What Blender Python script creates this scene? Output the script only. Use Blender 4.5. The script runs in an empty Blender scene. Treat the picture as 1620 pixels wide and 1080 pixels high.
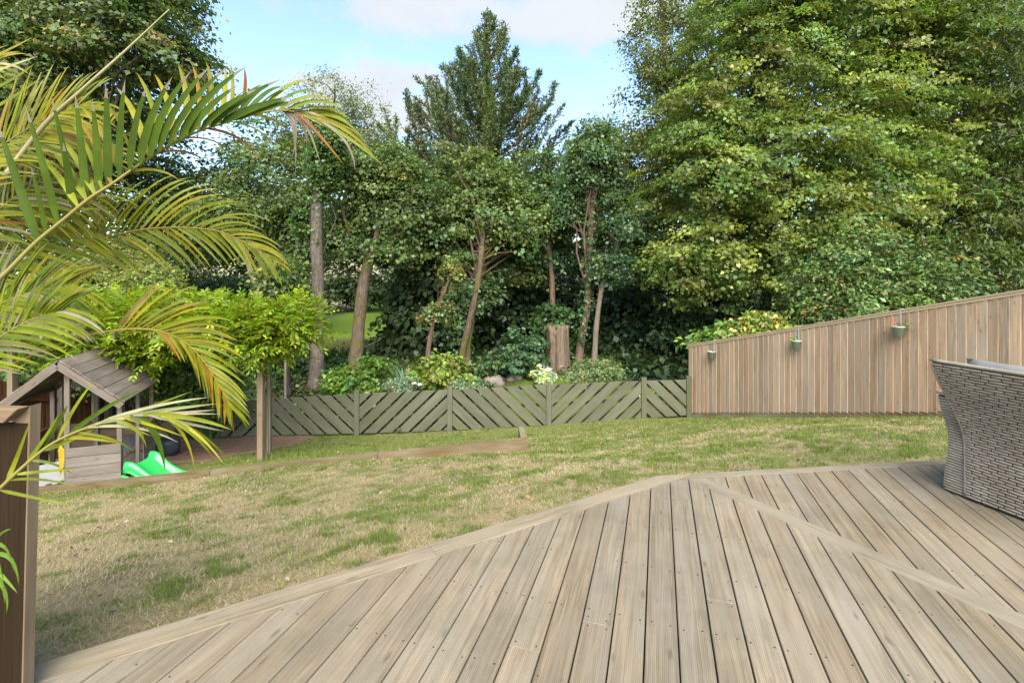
import bpy, math, random
import numpy as np
from mathutils import Matrix, Vector

R = math.radians
scene = bpy.context.scene
col = scene.collection
rng = np.random.default_rng(7)
random.seed(7)

# ------------------------------------------------------------------ camera, sky, sun, exposure
F = 755.0            # focal length in photograph pixels
HZ = 436.0           # row of the horizon
CX = 810.0
H = 1.65             # eye height above the deck
cam_d = bpy.data.cameras.new('camera')
cam = bpy.data.objects.new('camera', cam_d)
col.objects.link(cam)
cam_d.sensor_width = 36.0
cam_d.lens = F / 1620.0 * 36.0
cam_d.shift_y = -(540.0 - HZ) / 1620.0
cam_d.clip_start = 0.05
cam_d.clip_end = 1500.0
cam.location = (0, 0, H)
cam.rotation_euler = (R(90), 0, 0)
scene.camera = cam

SUN_EL, SUN_AZ = 47.0, 174.0      # azimuth clockwise from +Y: behind the camera
world = bpy.data.worlds.new('World')
scene.world = world
world.use_nodes = True
wn, wl = world.node_tree.nodes, world.node_tree.links
wn.clear()
wout = wn.new('ShaderNodeOutputWorld')
wbg = wn.new('ShaderNodeBackground')
wbg.inputs['Strength'].default_value = 0.068
sky = wn.new('ShaderNodeTexSky')
sky.sky_type = 'NISHITA'
sky.sun_disc = False
sky.sun_elevation = R(SUN_EL)
sky.sun_rotation = R(SUN_AZ)
sky.air_density = 1.0
sky.dust_density = 1.3
sky.ozone_density = 1.6
tc = wn.new('ShaderNodeTexCoord')
sepw = wn.new('ShaderNodeSeparateXYZ')
wl.new(tc.outputs['Generated'], sepw.inputs[0])
zc = wn.new('ShaderNodeMath'); zc.operation = 'MAXIMUM'; zc.inputs[1].default_value = 0.0
wl.new(sepw.outputs['Z'], zc.inputs[0])
za = wn.new('ShaderNodeMath'); za.operation = 'ADD'; za.inputs[1].default_value = 0.16
wl.new(zc.outputs[0], za.inputs[0])
dx = wn.new('ShaderNodeMath'); dx.operation = 'DIVIDE'
dy = wn.new('ShaderNodeMath'); dy.operation = 'DIVIDE'
wl.new(sepw.outputs['X'], dx.inputs[0]); wl.new(za.outputs[0], dx.inputs[1])
wl.new(sepw.outputs['Y'], dy.inputs[0]); wl.new(za.outputs[0], dy.inputs[1])
cmb = wn.new('ShaderNodeCombineXYZ')
wl.new(dx.outputs[0], cmb.inputs[0]); wl.new(dy.outputs[0], cmb.inputs[1])
wmap = wn.new('ShaderNodeMapping')
wmap.inputs['Location'].default_value = (0.36, 0.0, 0.0)
wl.new(cmb.outputs[0], wmap.inputs[0])
cn = wn.new('ShaderNodeTexNoise')
cn.inputs['Scale'].default_value = 2.3
cn.inputs['Detail'].default_value = 10.0
cn.inputs['Roughness'].default_value = 0.55
cn.inputs['Distortion'].default_value = 0.15
wl.new(wmap.outputs[0], cn.inputs['Vector'])
def cloud_bank(cx, cy, rx, ry, amt, prev):
    m = wn.new('ShaderNodeMapping'); m.inputs['Location'].default_value = (-cx / rx, -cy / ry, 0); m.inputs['Scale'].default_value = (1 / rx, 1 / ry, 1)
    wl.new(cmb.outputs[0], m.inputs[0])
    ln = wn.new('ShaderNodeVectorMath'); ln.operation = 'LENGTH'; wl.new(m.outputs[0], ln.inputs[0])
    mr = wn.new('ShaderNodeMapRange'); mr.interpolation_type = 'SMOOTHSTEP'
    mr.inputs[1].default_value = 0.3; mr.inputs[2].default_value = 1.7; mr.inputs[3].default_value = amt; mr.inputs[4].default_value = 0.0
    wl.new(ln.outputs['Value'], mr.inputs[0])
    ad = wn.new('ShaderNodeMath'); ad.operation = 'ADD'; wl.new(prev, ad.inputs[0]); wl.new(mr.outputs[0], ad.inputs[1])
    return ad.outputs[0]
cval = cloud_bank(-0.02, 1.32, .50, .17, .24, cn.outputs['Fac'])
cval = cloud_bank(-0.50, 1.90, .36, .26, .26, cval)
crmp = wn.new('ShaderNodeValToRGB')
crmp.color_ramp.elements[0].position = 0.52
crmp.color_ramp.elements[1].position = 0.74
crmp.color_ramp.interpolation = 'EASE'
wl.new(cval, crmp.inputs[0])
cn2 = wn.new('ShaderNodeTexNoise')
cn2.inputs['Scale'].default_value = 3.2
cn2.inputs['Detail'].default_value = 6.0
wl.new(wmap.outputs[0], cn2.inputs['Vector'])
ccol = wn.new('ShaderNodeMix'); ccol.data_type = 'RGBA'
ccol.inputs['A'].default_value = (1.62, 1.77, 1.98, 1)
ccol.inputs['B'].default_value = (2.12, 2.2, 2.3, 1)
wl.new(cn2.outputs['Fac'], ccol.inputs['Factor'])
wmix = wn.new('ShaderNodeMix'); wmix.data_type = 'RGBA'
wl.new(crmp.outputs[0], wmix.inputs['Factor'])
wl.new(sky.outputs[0], wmix.inputs['A'])
wl.new(ccol.outputs['Result'], wmix.inputs['B'])
wl.new(wmix.outputs['Result'], wbg.inputs['Color'])
wl.new(wbg.outputs[0], wout.inputs['Surface'])

sun_d = bpy.data.lights.new('sun', 'SUN')
sun_d.energy = 1.5
sun_d.angle = R(55)
sun_d.color = (1.0, 0.95, 0.87)
sun = bpy.data.objects.new('sun', sun_d)
col.objects.link(sun)
sdir = Vector((math.sin(R(SUN_AZ)) * math.cos(R(SUN_EL)), math.cos(R(SUN_AZ)) * math.cos(R(SUN_EL)), math.sin(R(SUN_EL))))
sun.rotation_euler = sdir.to_track_quat('Z', 'Y').to_euler()
sun.location = sdir * 60

scene.view_settings.view_transform = 'Standard'
scene.view_settings.look = 'None'
scene.view_settings.exposure = 2.75
scene.view_settings.gamma = 1.0
scene.view_settings.use_curve_mapping = False
scene.render.engine = 'CYCLES'
scene.cycles.max_bounces = 12
scene.cycles.transparent_max_bounces = 4
scene.cycles.use_denoising = True

# ------------------------------------------------------------------ helpers
WM = {}
def P(px, py, Y):
    return np.array([(px - CX) / F * Y, Y, H - (py - HZ) / F * Y])

def empty(name, loc, label=None, cat=None, group=None, kind=None):
    o = bpy.data.objects.new(name, None)
    col.objects.link(o)
    o.empty_display_size = 0.1
    o.location = Vector([float(c) for c in loc])
    WM[o] = Matrix.Translation(o.location)
    tag(o, label, cat, group, kind)
    return o

def tag(o, label=None, cat=None, group=None, kind=None):
    if label: o['label'] = label
    if cat: o['category'] = cat
    if group: o['group'] = group
    if kind: o['kind'] = kind
    return o

def link(name, me, parent=None, M=None):
    o = bpy.data.objects.new(name, me)
    col.objects.link(o)
    M = M or Matrix.Identity(4)
    WM[o] = M
    if parent is not None:
        o.parent = parent
        o.matrix_parent_inverse = WM[parent].inverted()
    o.matrix_basis = M
    return o

def mesh(name, V, Fc, mat, smooth=False, fcol=None, vcol=None):
    me = bpy.data.meshes.new(name)
    V = np.asarray(V, dtype=np.float32)
    if isinstance(Fc, np.ndarray):
        k = Fc.shape[1]; m = Fc.shape[0]
        me.vertices.add(len(V)); me.vertices.foreach_set('co', V.ravel())
        me.loops.add(m * k); me.loops.foreach_set('vertex_index', Fc.astype(np.int32).ravel())
        me.polygons.add(m)
        me.polygons.foreach_set('loop_start', np.arange(0, m * k, k, dtype=np.int32))
        me.update(calc_edges=True)
    else:
        me.from_pydata(V.tolist(), [], Fc)
        me.update()
    if smooth:
        me.polygons.foreach_set('use_smooth', np.ones(len(me.polygons), dtype=bool))
    for arr, dom in ((fcol, 'FACE'), (vcol, 'POINT')):
        if arr is not None:
            a = me.attributes.new('Col', 'FLOAT_COLOR', dom)
            c4 = np.ones((len(arr), 4), dtype=np.float32); c4[:, :3] = arr
            a.data.foreach_set('color', c4.ravel())
    if mat: me.materials.append(mat)
    return me

class MB:
    """collects pieces into one mesh"""
    def __init__(s): s.V = []; s.F = []
    def add(s, V, Fc):
        o = len(s.V)
        s.V.extend([tuple(map(float, v)) for v in V]); s.F.extend([tuple(i + o for i in f) for f in Fc])
        return s
    def box(s, c, size, M=None):
        x, y, z = [d / 2 for d in size]
        V = [Vector((sx * x, sy * y, sz * z)) for sx in (-1, 1) for sy in (-1, 1) for sz in (-1, 1)]
        if M is not None: V = [M @ v for v in V]
        V = [v + Vector([float(q) for q in c]) for v in V]
        s.add(V, [(0, 1, 3, 2), (4, 6, 7, 5), (0, 4, 5, 1), (2, 3, 7, 6), (0, 2, 6, 4), (1, 5, 7, 3)])
        return s
    def tube(s, pts, rad, n=8, cap=True):
        V, Fc = tube(pts, rad, n, cap); return s.add(V, Fc)
    def lathe(s, prof, c=(0, 0, 0), n=20):
        V = []; Fc = []
        for r, z in prof:
            for i in range(n):
                a = 2 * math.pi * i / n
                V.append((c[0] + r * math.cos(a), c[1] + r * math.sin(a), c[2] + z))
        for j in range(len(prof) - 1):
            for i in range(n):
                Fc.append((j * n + i, j * n + (i + 1) % n, (j + 1) * n + (i + 1) % n, (j + 1) * n + i))
        return s.add(V, Fc)
    def build(s, name, mat, parent=None, M=None, smooth=False):
        return link(name, mesh(name, s.V, s.F, mat, smooth), parent, M)

def tube(pts, rad, n=8, cap=True):
    pts = [np.asarray(p, float) for p in pts]
    V = []; Fc = []
    up = np.array([0.13, 0.31, 0.94])
    prev = None
    for i, p in enumerate(pts):
        t = pts[min(i + 1, len(pts) - 1)] - pts[max(i - 1, 0)]
        t = t / (np.linalg.norm(t) + 1e-9)
        if prev is None:
            a = np.cross(t, np.array([1.0, 0.2, 0.1])); 
            if np.linalg.norm(a) < 0.1: a = np.cross(t, up)
        else:
            a = prev - t * np.dot(prev, t)
        a /= np.linalg.norm(a) + 1e-9; prev = a
        b = np.cross(t, a)
        r = rad[i] if hasattr(rad, '__len__') else rad
        for k in range(n):
            an = 2 * math.pi * k / n
            V.append(p + (a * math.cos(an) + b * math.sin(an)) * r)
    for i in range(len(pts) - 1):
        for k in range(n):
            Fc.append((i * n + k, i * n + (k + 1) % n, (i + 1) * n + (k + 1) % n, (i + 1) * n + k))
    if cap:
        Fc.append(tuple(range(n - 1, -1, -1))); e = (len(pts) - 1) * n
        Fc.append(tuple(range(e, e + n)))
    return V, Fc

def smooth_path(pts, m=5):
    """Catmull-Rom through pts"""
    p = [np.asarray(q, float) for q in pts]
    p = [2 * p[0] - p[1]] + p + [2 * p[-1] - p[-2]]
    out = []
    for i in range(1, len(p) - 2):
        for k in range(m):
            t = k / m
            out.append(0.5 * ((2 * p[i]) + (-p[i - 1] + p[i + 1]) * t + (2 * p[i - 1] - 5 * p[i] + 4 * p[i + 1] - p[i + 2]) * t * t
                              + (-p[i - 1] + 3 * p[i] - 3 * p[i + 1] + p[i + 2]) * t ** 3))
    out.append(p[-2])
    return out

def clip(poly, n, d):
    """keep the part of a 2-D polygon with n.x <= d"""
    out = []
    for i in range(len(poly)):
        a, b = poly[i], poly[(i + 1) % len(poly)]
        da, db = a[0] * n[0] + a[1] * n[1] - d, b[0] * n[0] + b[1] * n[1] - d
        if da <= 0: out.append(a)
        if (da < 0 < db) or (db < 0 < da):
            t = da / (da - db)
            out.append((a[0] + (b[0] - a[0]) * t, a[1] + (b[1] - a[1]) * t))
    return out

def area(poly):
    return 0.5 * sum(poly[i][0] * poly[(i + 1) % len(poly)][1] - poly[(i + 1) % len(poly)][0] * poly[i][1] for i in range(len(poly)))

def inset(poly, b):
    n = len(poly); out = []
    for i in range(n):
        p0, p1, p2 = np.array(poly[i - 1]), np.array(poly[i]), np.array(poly[(i + 1) % n])
        e1 = p1 - p0; e2 = p2 - p1
        e1 = e1 / (np.linalg.norm(e1) + 1e-12); e2 = e2 / (np.linalg.norm(e2) + 1e-12)
        n1 = np.array([-e1[1], e1[0]]); n2 = np.array([-e2[1], e2[0]])
        k = 1 + np.dot(n1, n2)
        out.append(tuple(p1 + (n1 + n2) * (b / max(k, 0.35))))
    return out

def prism(poly, t, b=0.003):
    """polygon (counter-clockwise) in local XY, thickness t upwards, eased upper edges"""
    if area(poly) < 0: poly = poly[::-1]
    n = len(poly); ins = inset(poly, b)
    V = [(x, y, 0) for x, y in poly] + [(x, y, t - b) for x, y in poly] + [(x, y, t) for x, y in ins]
    Fc = [tuple(range(n - 1, -1, -1)), tuple(range(2 * n, 3 * n))]
    for r in range(2):
        for i in range(n):
            j = (i + 1) % n
            Fc.append((r * n + i, r * n + j, (r + 1) * n + j, (r + 1) * n + i))
    return V, Fc

def frame(o, ex, ey):
    ex = Vector([float(v) for v in ex]).normalized(); ey = Vector([float(v) for v in ey])
    ey = (ey - ex * ey.dot(ex)).normalized(); ez = ex.cross(ey)
    M = Matrix.Identity(4)
    for i in range(3):
        M[i][0], M[i][1], M[i][2], M[i][3] = ex[i], ey[i], ez[i], float(o[i])
    return M

def plank(name, poly, t, mat, parent, M, b=0.003):
    V, Fc = prism(poly, t, b)
    return link(name, mesh(name, V, Fc, mat), parent, M)

def rect(l, w): return [(0, 0), (l, 0), (l, w), (0, w)]

def beam(name, a, b, w, t, mat, parent, side=None, bev=0.004):
    """rectangular timber from a to b (centre line); w across 'side', t along the other"""
    a = Vector([float(q) for q in a]); b = Vector([float(q) for q in b])
    d = b - a
    s = Vector(side) if side is not None else Vector((1, 0, 0))
    M = frame(a, d, s)
    M = M @ Matrix.Translation((0, -w / 2, -t / 2))
    return plank(name, rect(d.length, w), t, mat, parent, M, bev)

def hash2(ix, iy, seed):
    n = (ix.astype(np.int64) * 374761393 + iy.astype(np.int64) * 668265263 + seed * 1442695041) & 0x7fffffff
    n = ((n ^ (n >> 13)) * 1274126177) & 0x7fffffff
    return ((n ^ (n >> 16)) & 0xffff) / 65535.0

def vnoise(x, y, seed=0):
    ix, iy = np.floor(x), np.floor(y); fx, fy = x - ix, y - iy
    fx = fx * fx * (3 - 2 * fx); fy = fy * fy * (3 - 2 * fy)
    a, b = hash2(ix, iy, seed), hash2(ix + 1, iy, seed); c, d = hash2(ix, iy + 1, seed), hash2(ix + 1, iy + 1, seed)
    return (a * (1 - fx) + b * fx) * (1 - fy) + (c * (1 - fx) + d * fx) * fy

def fbm(x, y, seed=0, o=4):
    s = 0; a = 0.5; n = 0
    for i in range(o):
        s = s + a * vnoise(x * 2 ** i, y * 2 ** i, seed + i * 17); n += a; a *= 0.5
    return s / n

def sstep(a, b, x):
    t = np.clip((x - a) / (b - a), 0, 1); return t * t * (3 - 2 * t)

def unit(a): return a / (np.linalg.norm(a, axis=-1, keepdims=True) + 1e-9)

# ------------------------------------------------------------------ materials
def nodes(name):
    m = bpy.data.materials.new(name); m.use_nodes = True
    nt = m.node_tree; nt.nodes.clear()
    out = nt.nodes.new('ShaderNodeOutputMaterial')
    return m, nt, nt.nodes, nt.links, out

def node(N, t, **kw):
    n = N.new(t)
    for k, v in kw.items(): setattr(n, k, v)
    return n

def mixc(N, L, fac, a, b, blend='MIX'):
    m = node(N, 'ShaderNodeMix', data_type='RGBA', blend_type=blend)
    for s, v in (('Factor', fac), ('A', a), ('B', b)):
        if hasattr(v, 'links'): L.new(v, m.inputs[s])
        elif isinstance(v, (int, float)): m.inputs[s].default_value = v
        else: m.inputs[s].default_value = (*v, 1)
    return m.outputs['Result']

def ramp(N, L, src, p0, p1, c0=(0, 0, 0), c1=(1, 1, 1)):
    r = node(N, 'ShaderNodeValToRGB')
    r.color_ramp.elements[0].position = p0; r.color_ramp.elements[1].position = p1
    r.color_ramp.elements[0].color = (*c0, 1); r.color_ramp.elements[1].color = (*c1, 1)
    L.new(src, r.inputs[0]); return r.outputs[0]

def wood(name, c1, c2, grey=None, grain=(1.6, 42, 42), rough=0.75, groove=None, var=0.22, knots=True, bump=0.35, moss=None, huevar=0.02, ramp_=(.3, .72), stain=None):
    m, nt, N, L, out = nodes(name)
    b = node(N, 'ShaderNodeBsdfPrincipled'); b.inputs['Roughness'].default_value = rough
    b.inputs['Specular IOR Level'].default_value = 0.12
    L.new(b.outputs[0], out.inputs[0])
    t = node(N, 'ShaderNodeTexCoord'); oi = node(N, 'ShaderNodeObjectInfo')
    off = node(N, 'ShaderNodeVectorMath', operation='MULTIPLY_ADD')   # every board its own grain
    cm = node(N, 'ShaderNodeCombineXYZ')
    L.new(oi.outputs['Random'], cm.inputs[0]); L.new(oi.outputs['Random'], cm.inputs[2])
    L.new(cm.outputs[0], off.inputs[0]); off.inputs[1].default_value = (37, 11, 53); L.new(t.outputs['Object'], off.inputs[2])
    mp = node(N, 'ShaderNodeMapping'); mp.inputs['Scale'].default_value = grain
    L.new(off.outputs[0], mp.inputs[0])
    n1 = node(N, 'ShaderNodeTexNoise'); n1.inputs['Scale'].default_value = 1.0; n1.inputs['Detail'].default_value = 7
    n1.inputs['Distortion'].default_value = 1.2; n1.inputs['Roughness'].default_value = 0.62
    L.new(mp.outputs[0], n1.inputs['Vector'])
    c = mixc(N, L, ramp(N, L, n1.outputs['Fac'], *ramp_), c1, c2)
    n2 = node(N, 'ShaderNodeTexNoise'); n2.inputs['Scale'].default_value = 2.2; n2.inputs['Detail'].default_value = 4
    mp2 = node(N, 'ShaderNodeMapping'); mp2.inputs['Scale'].default_value = (0.8, 3.5, 3.5)
    L.new(off.outputs[0], mp2.inputs[0]); L.new(mp2.outputs[0], n2.inputs['Vector'])
    if grey: c = mixc(N, L, ramp(N, L, n2.outputs['Fac'], 0.42, 0.75), c, grey)
    hgt = n1.outputs['Fac']
    if knots:
        vo = node(N, 'ShaderNodeTexVoronoi'); vo.inputs['Scale'].default_value = 1.0
        mp3 = node(N, 'ShaderNodeMapping'); mp3.inputs['Scale'].default_value = (3.0, 10, 10)
        L.new(off.outputs[0], mp3.inputs[0])
        nd = mixc(N, L, 0.06, mp3.outputs[0], n1.outputs['Color'])
        L.new(nd, vo.inputs['Vector'])
        k = ramp(N, L, vo.outputs['Distance'], 0.05, 0.125, (1, 1, 1), (0, 0, 0))
        kd = node(N, 'ShaderNodeMath', operation='MULTIPLY'); L.new(k, kd.inputs[0]); kd.inputs[1].default_value = 0.72
        c = mixc(N, L, kd.outputs[0], c, tuple(v * 0.36 for v in c1))
    if moss:
        c = mixc(N, L, ramp(N, L, n2.outputs['Fac'], 0.45, 0.7), c, moss)
    # per-board tone
    mr = node(N, 'ShaderNodeMapRange'); L.new(oi.outputs['Random'], mr.inputs[0])
    mr.inputs[3].default_value = 1 - var; mr.inputs[4].default_value = 1 + var
    wnz = node(N, 'ShaderNodeTexWhiteNoise', noise_dimensions='1D'); L.new(oi.outputs['Random'], wnz.inputs['W'])
    mh = node(N, 'ShaderNodeMapRange'); L.new(wnz.outputs['Value'], mh.inputs[0])
    mh.inputs[3].default_value = 0.5 - huevar; mh.inputs[4].default_value = 0.5 + huevar
    ms = node(N, 'ShaderNodeMapRange'); L.new(wnz.outputs['Value'], ms.inputs[0])
    ms.inputs[3].default_value = 1.1; ms.inputs[4].default_value = 0.9
    hs = node(N, 'ShaderNodeHueSaturation'); L.new(c, hs.inputs['Color'])
    L.new(mr.outputs[0], hs.inputs['Value']); L.new(mh.outputs[0], hs.inputs['Hue']); L.new(ms.outputs[0], hs.inputs['Saturation'])
    c = hs.outputs[0]
    if stain:                                                       # damp weather stains running across the boards
        gp = node(N, 'ShaderNodeNewGeometry')
        ns = node(N, 'ShaderNodeTexNoise'); ns.inputs['Scale'].default_value = 1.7; ns.inputs['Detail'].default_value = 8; ns.inputs['Roughness'].default_value = .68
        L.new(gp.outputs['Position'], ns.inputs['Vector'])
        sm = node(N, 'ShaderNodeMath', operation='MULTIPLY'); L.new(ramp(N, L, ns.outputs['Fac'], .46, .78), sm.inputs[0]); sm.inputs[1].default_value = .6
        c = mixc(N, L, sm.outputs[0], c, stain)
    bp = node(N, 'ShaderNodeBump'); bp.inputs['Strength'].default_value = bump; bp.inputs['Distance'].default_value = 0.004
    L.new(hgt, bp.inputs['Height'])
    nrm = bp.outputs[0]
    if groove:
        sx = node(N, 'ShaderNodeSeparateXYZ'); L.new(t.outputs['Object'], sx.inputs[0])
        mu = node(N, 'ShaderNodeMath', operation='MULTIPLY'); L.new(sx.outputs['Y'], mu.inputs[0]); mu.inputs[1].default_value = 2 * math.pi / groove
        si = node(N, 'ShaderNodeMath', operation='SINE'); L.new(mu.outputs[0], si.inputs[0])
        g = ramp(N, L, si.outputs[0], 0.0, 0.75)
        gd = node(N, 'ShaderNodeMath', operation='MULTIPLY_ADD'); gd.inputs[1].default_value = -0.30; gd.inputs[2].default_value = 0.30
        L.new(g, gd.inputs[0])
        c = mixc(N, L, gd.outputs[0], c, tuple(v * 0.35 for v in c1))   # dirt sitting in the grooves
        b2 = node(N, 'ShaderNodeBump'); b2.inputs['Strength'].default_value = 0.45; b2.inputs['Distance'].default_value = 0.0015
        L.new(g, b2.inputs['Height']); L.new(nrm, b2.inputs['Normal']); nrm = b2.outputs[0]
    L.new(c, b.inputs['Base Color']); L.new(nrm, b.inputs['Normal'])
    return m

def bark(name, c1, c2, moss=None, scale=(9, 9, 2.2)):
    m, nt, N, L, out = nodes(name)
    b = node(N, 'ShaderNodeBsdfPrincipled'); b.inputs['Roughness'].default_value = 0.9; b.inputs['Specular IOR Level'].default_value = 0.15
    L.new(b.outputs[0], out.inputs[0])
    t = node(N, 'ShaderNodeTexCoord')
    mp = node(N, 'ShaderNodeMapping'); mp.inputs['Scale'].default_value = scale; L.new(t.outputs['Object'], mp.inputs[0])
    n = node(N, 'ShaderNodeTexNoise'); n.inputs['Scale'].default_value = 2.0; n.inputs['Detail'].default_value = 8; n.inputs['Roughness'].default_value = 0.7
    n.inputs['Distortion'].default_value = 0.8
    L.new(mp.outputs[0], n.inputs['Vector'])
    c = mixc(N, L, ramp(N, L, n.outputs['Fac'], 0.35, 0.66), c1, c2)
    if moss:
        n2 = node(N, 'ShaderNodeTexNoise'); n2.inputs['Scale'].default_value = 1.8; n2.inputs['Detail'].default_value = 5
        L.new(t.outputs['Object'], n2.inputs['Vector'])
        c = mixc(N, L, ramp(N, L, n2.outputs['Fac'], 0.48, 0.62), c, moss)
    L.new(c, b.inputs['Base Color'])
    bp = node(N, 'ShaderNodeBump'); bp.inputs['Strength'].default_value = 1.0; bp.inputs['Distance'].default_value = 0.06
    L.new(n.outputs['Fac'], bp.inputs['Height']); L.new(bp.outputs[0], b.inputs['Normal'])
    return m

def leafmat(name, trans=0.3, rough=0.5, spec=0.3, tw=(1.25, 1.3, 0.7)):
    m, nt, N, L, out = nodes(name)
    a = node(N, 'ShaderNodeAttribute', attribute_name='Col')
    b = node(N, 'ShaderNodeBsdfPrincipled'); b.inputs['Roughness'].default_value = rough; b.inputs['Specular IOR Level'].default_value = spec
    L.new(a.outputs['Color'], b.inputs['Base Color'])
    tr = node(N, 'ShaderNodeBsdfTranslucent')
    L.new(mixc(N, L, 1.0, a.outputs['Color'], tw, 'MULTIPLY'), tr.inputs['Color'])
    mx = node(N, 'ShaderNodeMixShader'); mx.inputs[0].default_value = trans
    L.new(b.outputs[0], mx.inputs[1]); L.new(tr.outputs[0], mx.inputs[2]); L.new(mx.outputs[0], out.inputs[0])
    return m

def plain(name, c, rough=0.6, spec=0.3, c2=None, scale=8, bump=0.0, trans=0.0):
    m, nt, N, L, out = nodes(name)
    b = node(N, 'ShaderNodeBsdfPrincipled'); b.inputs['Roughness'].default_value = rough; b.inputs['Specular IOR Level'].default_value = spec
    if trans:
        tr = node(N, 'ShaderNodeBsdfTranslucent'); tr.inputs['Color'].default_value = (*c, 1)
        mx = node(N, 'ShaderNodeMixShader'); mx.inputs[0].default_value = trans
        L.new(b.outputs[0], mx.inputs[1]); L.new(tr.outputs[0], mx.inputs[2]); L.new(mx.outputs[0], out.inputs[0])
    else: L.new(b.outputs[0], out.inputs[0])
    t = node(N, 'ShaderNodeTexCoord')
    n = node(N, 'ShaderNodeTexNoise'); n.inputs['Scale'].default_value = scale; n.inputs['Detail'].default_value = 6
    L.new(t.outputs['Object'], n.inputs['Vector'])
    c2 = c2 or tuple(v * 0.8 for v in c)
    L.new(mixc(N, L, ramp(N, L, n.outputs['Fac'], 0.35, 0.7), c, c2), b.inputs['Base Color'])
    if bump:
        bp = node(N, 'ShaderNodeBump'); bp.inputs['Strength'].default_value = bump; bp.inputs['Distance'].default_value = 0.01
        L.new(n.outputs['Fac'], bp.inputs['Height']); L.new(bp.outputs[0], b.inputs['Normal'])
    return m

def groundmat():
    m, nt, N, L, out = nodes('ground_soil_and_turf')
    b = node(N, 'ShaderNodeBsdfPrincipled'); b.inputs['Roughness'].default_value = 0.95; b.inputs['Specular IOR Level'].default_value = 0.1
    L.new(b.outputs[0], out.inputs[0])
    a = node(N, 'ShaderNodeAttribute', attribute_name='Col')
    t = node(N, 'ShaderNodeTexCoord')
    n = node(N, 'ShaderNodeTexNoise'); n.inputs['Scale'].default_value = 30; n.inputs['Detail'].default_value = 9; n.inputs['Roughness'].default_value = 0.75
    L.new(t.outputs['Object'], n.inputs['Vector'])
    v = ramp(N, L, n.outputs['Fac'], 0.3, 0.72, (0.55, 0.52, 0.48), (1.35, 1.35, 1.3))
    L.new(mixc(N, L, 1.0, a.outputs['Color'], v, 'MULTIPLY'), b.inputs['Base Color'])
    bp = node(N, 'ShaderNodeBump'); bp.inputs['Strength'].default_value = 0.7; bp.inputs['Distance'].default_value = 0.03
    L.new(n.outputs['Fac'], bp.inputs['Height']); L.new(bp.outputs[0], b.inputs['Normal'])
    return m

M_DECK = wood('weathered_deck_wood', (0.246, 0.200, 0.132), (0.130, 0.103, 0.067), grey=(0.205, 0.178, 0.131), ramp_=(.36, .66), stain=(.085, .078, .05), groove=0.0080, var=0.14, huevar=0.003)
M_TRIM = wood('deck_trim_wood', (0.222, 0.184, 0.120), (0.125, 0.10, 0.063), grey=(0.195, 0.169, 0.12), ramp_=(.38, .64), stain=(.085, .078, .05), var=0.10, huevar=0.003)
M_FENCE = wood('new_fence_wood', (0.40, 0.288, 0.178), (0.225, 0.152, 0.088), grey=(0.31, 0.245, 0.175), ramp_=(.36, .66), grain=(1.3, 30, 30), var=0.19, huevar=0.006)
M_CAP = wood('fence_cap_wood', (0.33, 0.245, 0.15), (0.24, 0.175, 0.108), var=0.06, huevar=.003)
M_GREEN = wood('sage_painted_wood', (0.106, 0.108, 0.064), (0.074, 0.076, 0.045), grey=(0.118, 0.116, 0.076), var=0.10, huevar=.006, knots=False, rough=0.65, bump=0.2)
M_GREENDK = wood('dark_stained_rail', (0.03, 0.03, 0.02), (0.022, 0.022, 0.015), var=0.1, knots=False)
M_SLEEPER = wood('sleeper_wood', (0.15, 0.118, 0.056), (0.085, 0.066, 0.031), grey=(0.185, 0.16, 0.10), moss=None, var=0.1, bump=0.5)
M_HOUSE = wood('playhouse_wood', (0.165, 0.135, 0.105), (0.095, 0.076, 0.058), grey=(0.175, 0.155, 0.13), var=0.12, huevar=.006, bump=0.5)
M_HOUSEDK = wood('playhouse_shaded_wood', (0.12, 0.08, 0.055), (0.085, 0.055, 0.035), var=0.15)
M_PERG = wood('pergola_wood', (0.18, 0.145, 0.082), (0.125, 0.098, 0.056), grey=(0.185, 0.16, 0.105), var=0.08)
M_BROWN = wood('brown_fence_wood', (0.11, 0.055, 0.026), (0.07, 0.034, 0.016), var=0.18)
M_PANEL = wood('dark_stained_panel_wood', (0.024, 0.011, 0.0036), (0.012, 0.0055, 0.002), var=0.12, knots=False)
M_RAILWOOD = wood('screen_frame_wood', (0.185, 0.132, 0.078), (0.12, 0.086, 0.05), grey=(0.195, 0.16, 0.105), var=0.06)
M_LEAF = leafmat('tree_leaf', trans=0.42, rough=.46, spec=.5)
M_LEAFGLOSS = leafmat('glossy_shrub_leaf', trans=0.2, rough=0.38, spec=0.45)
M_BRIGHT = leafmat('climber_leaf', trans=0.42, rough=0.5)
M_GRASS = leafmat('grass_blade', trans=0.25, rough=0.65, spec=0.15)
M_PALM = leafmat('palm_leaf', trans=0.38, rough=0.45, spec=0.22, tw=(1.3, 1.25, 0.55))
M_BARKG = bark('grey_brown_bark', (0.16, 0.128, 0.102), (0.060, 0.047, 0.037))
M_BARKM = bark('mossy_bark', (0.15, 0.112, 0.074), (0.058, 0.043, 0.029), moss=(0.10, 0.09, 0.02))
M_BARKR = bark('reddish_bark', (0.18, 0.118, 0.08), (0.085, 0.054, 0.036))
M_BARKP = bark('pale_bark', (0.22, 0.175, 0.125), (0.13, 0.105, 0.075))
M_BARKD = bark('dark_bark', (0.075, 0.06, 0.045), (0.04, 0.032, 0.025))
M_STUMP = bark('dead_stump_wood', (0.22, 0.165, 0.115), (0.085, 0.06, 0.042), scale=(14, 14, 1.2))
M_SCREW = plain('dark_screw_head', (0.03, 0.026, 0.022), 0.5)
M_GROUND = groundmat()

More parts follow.
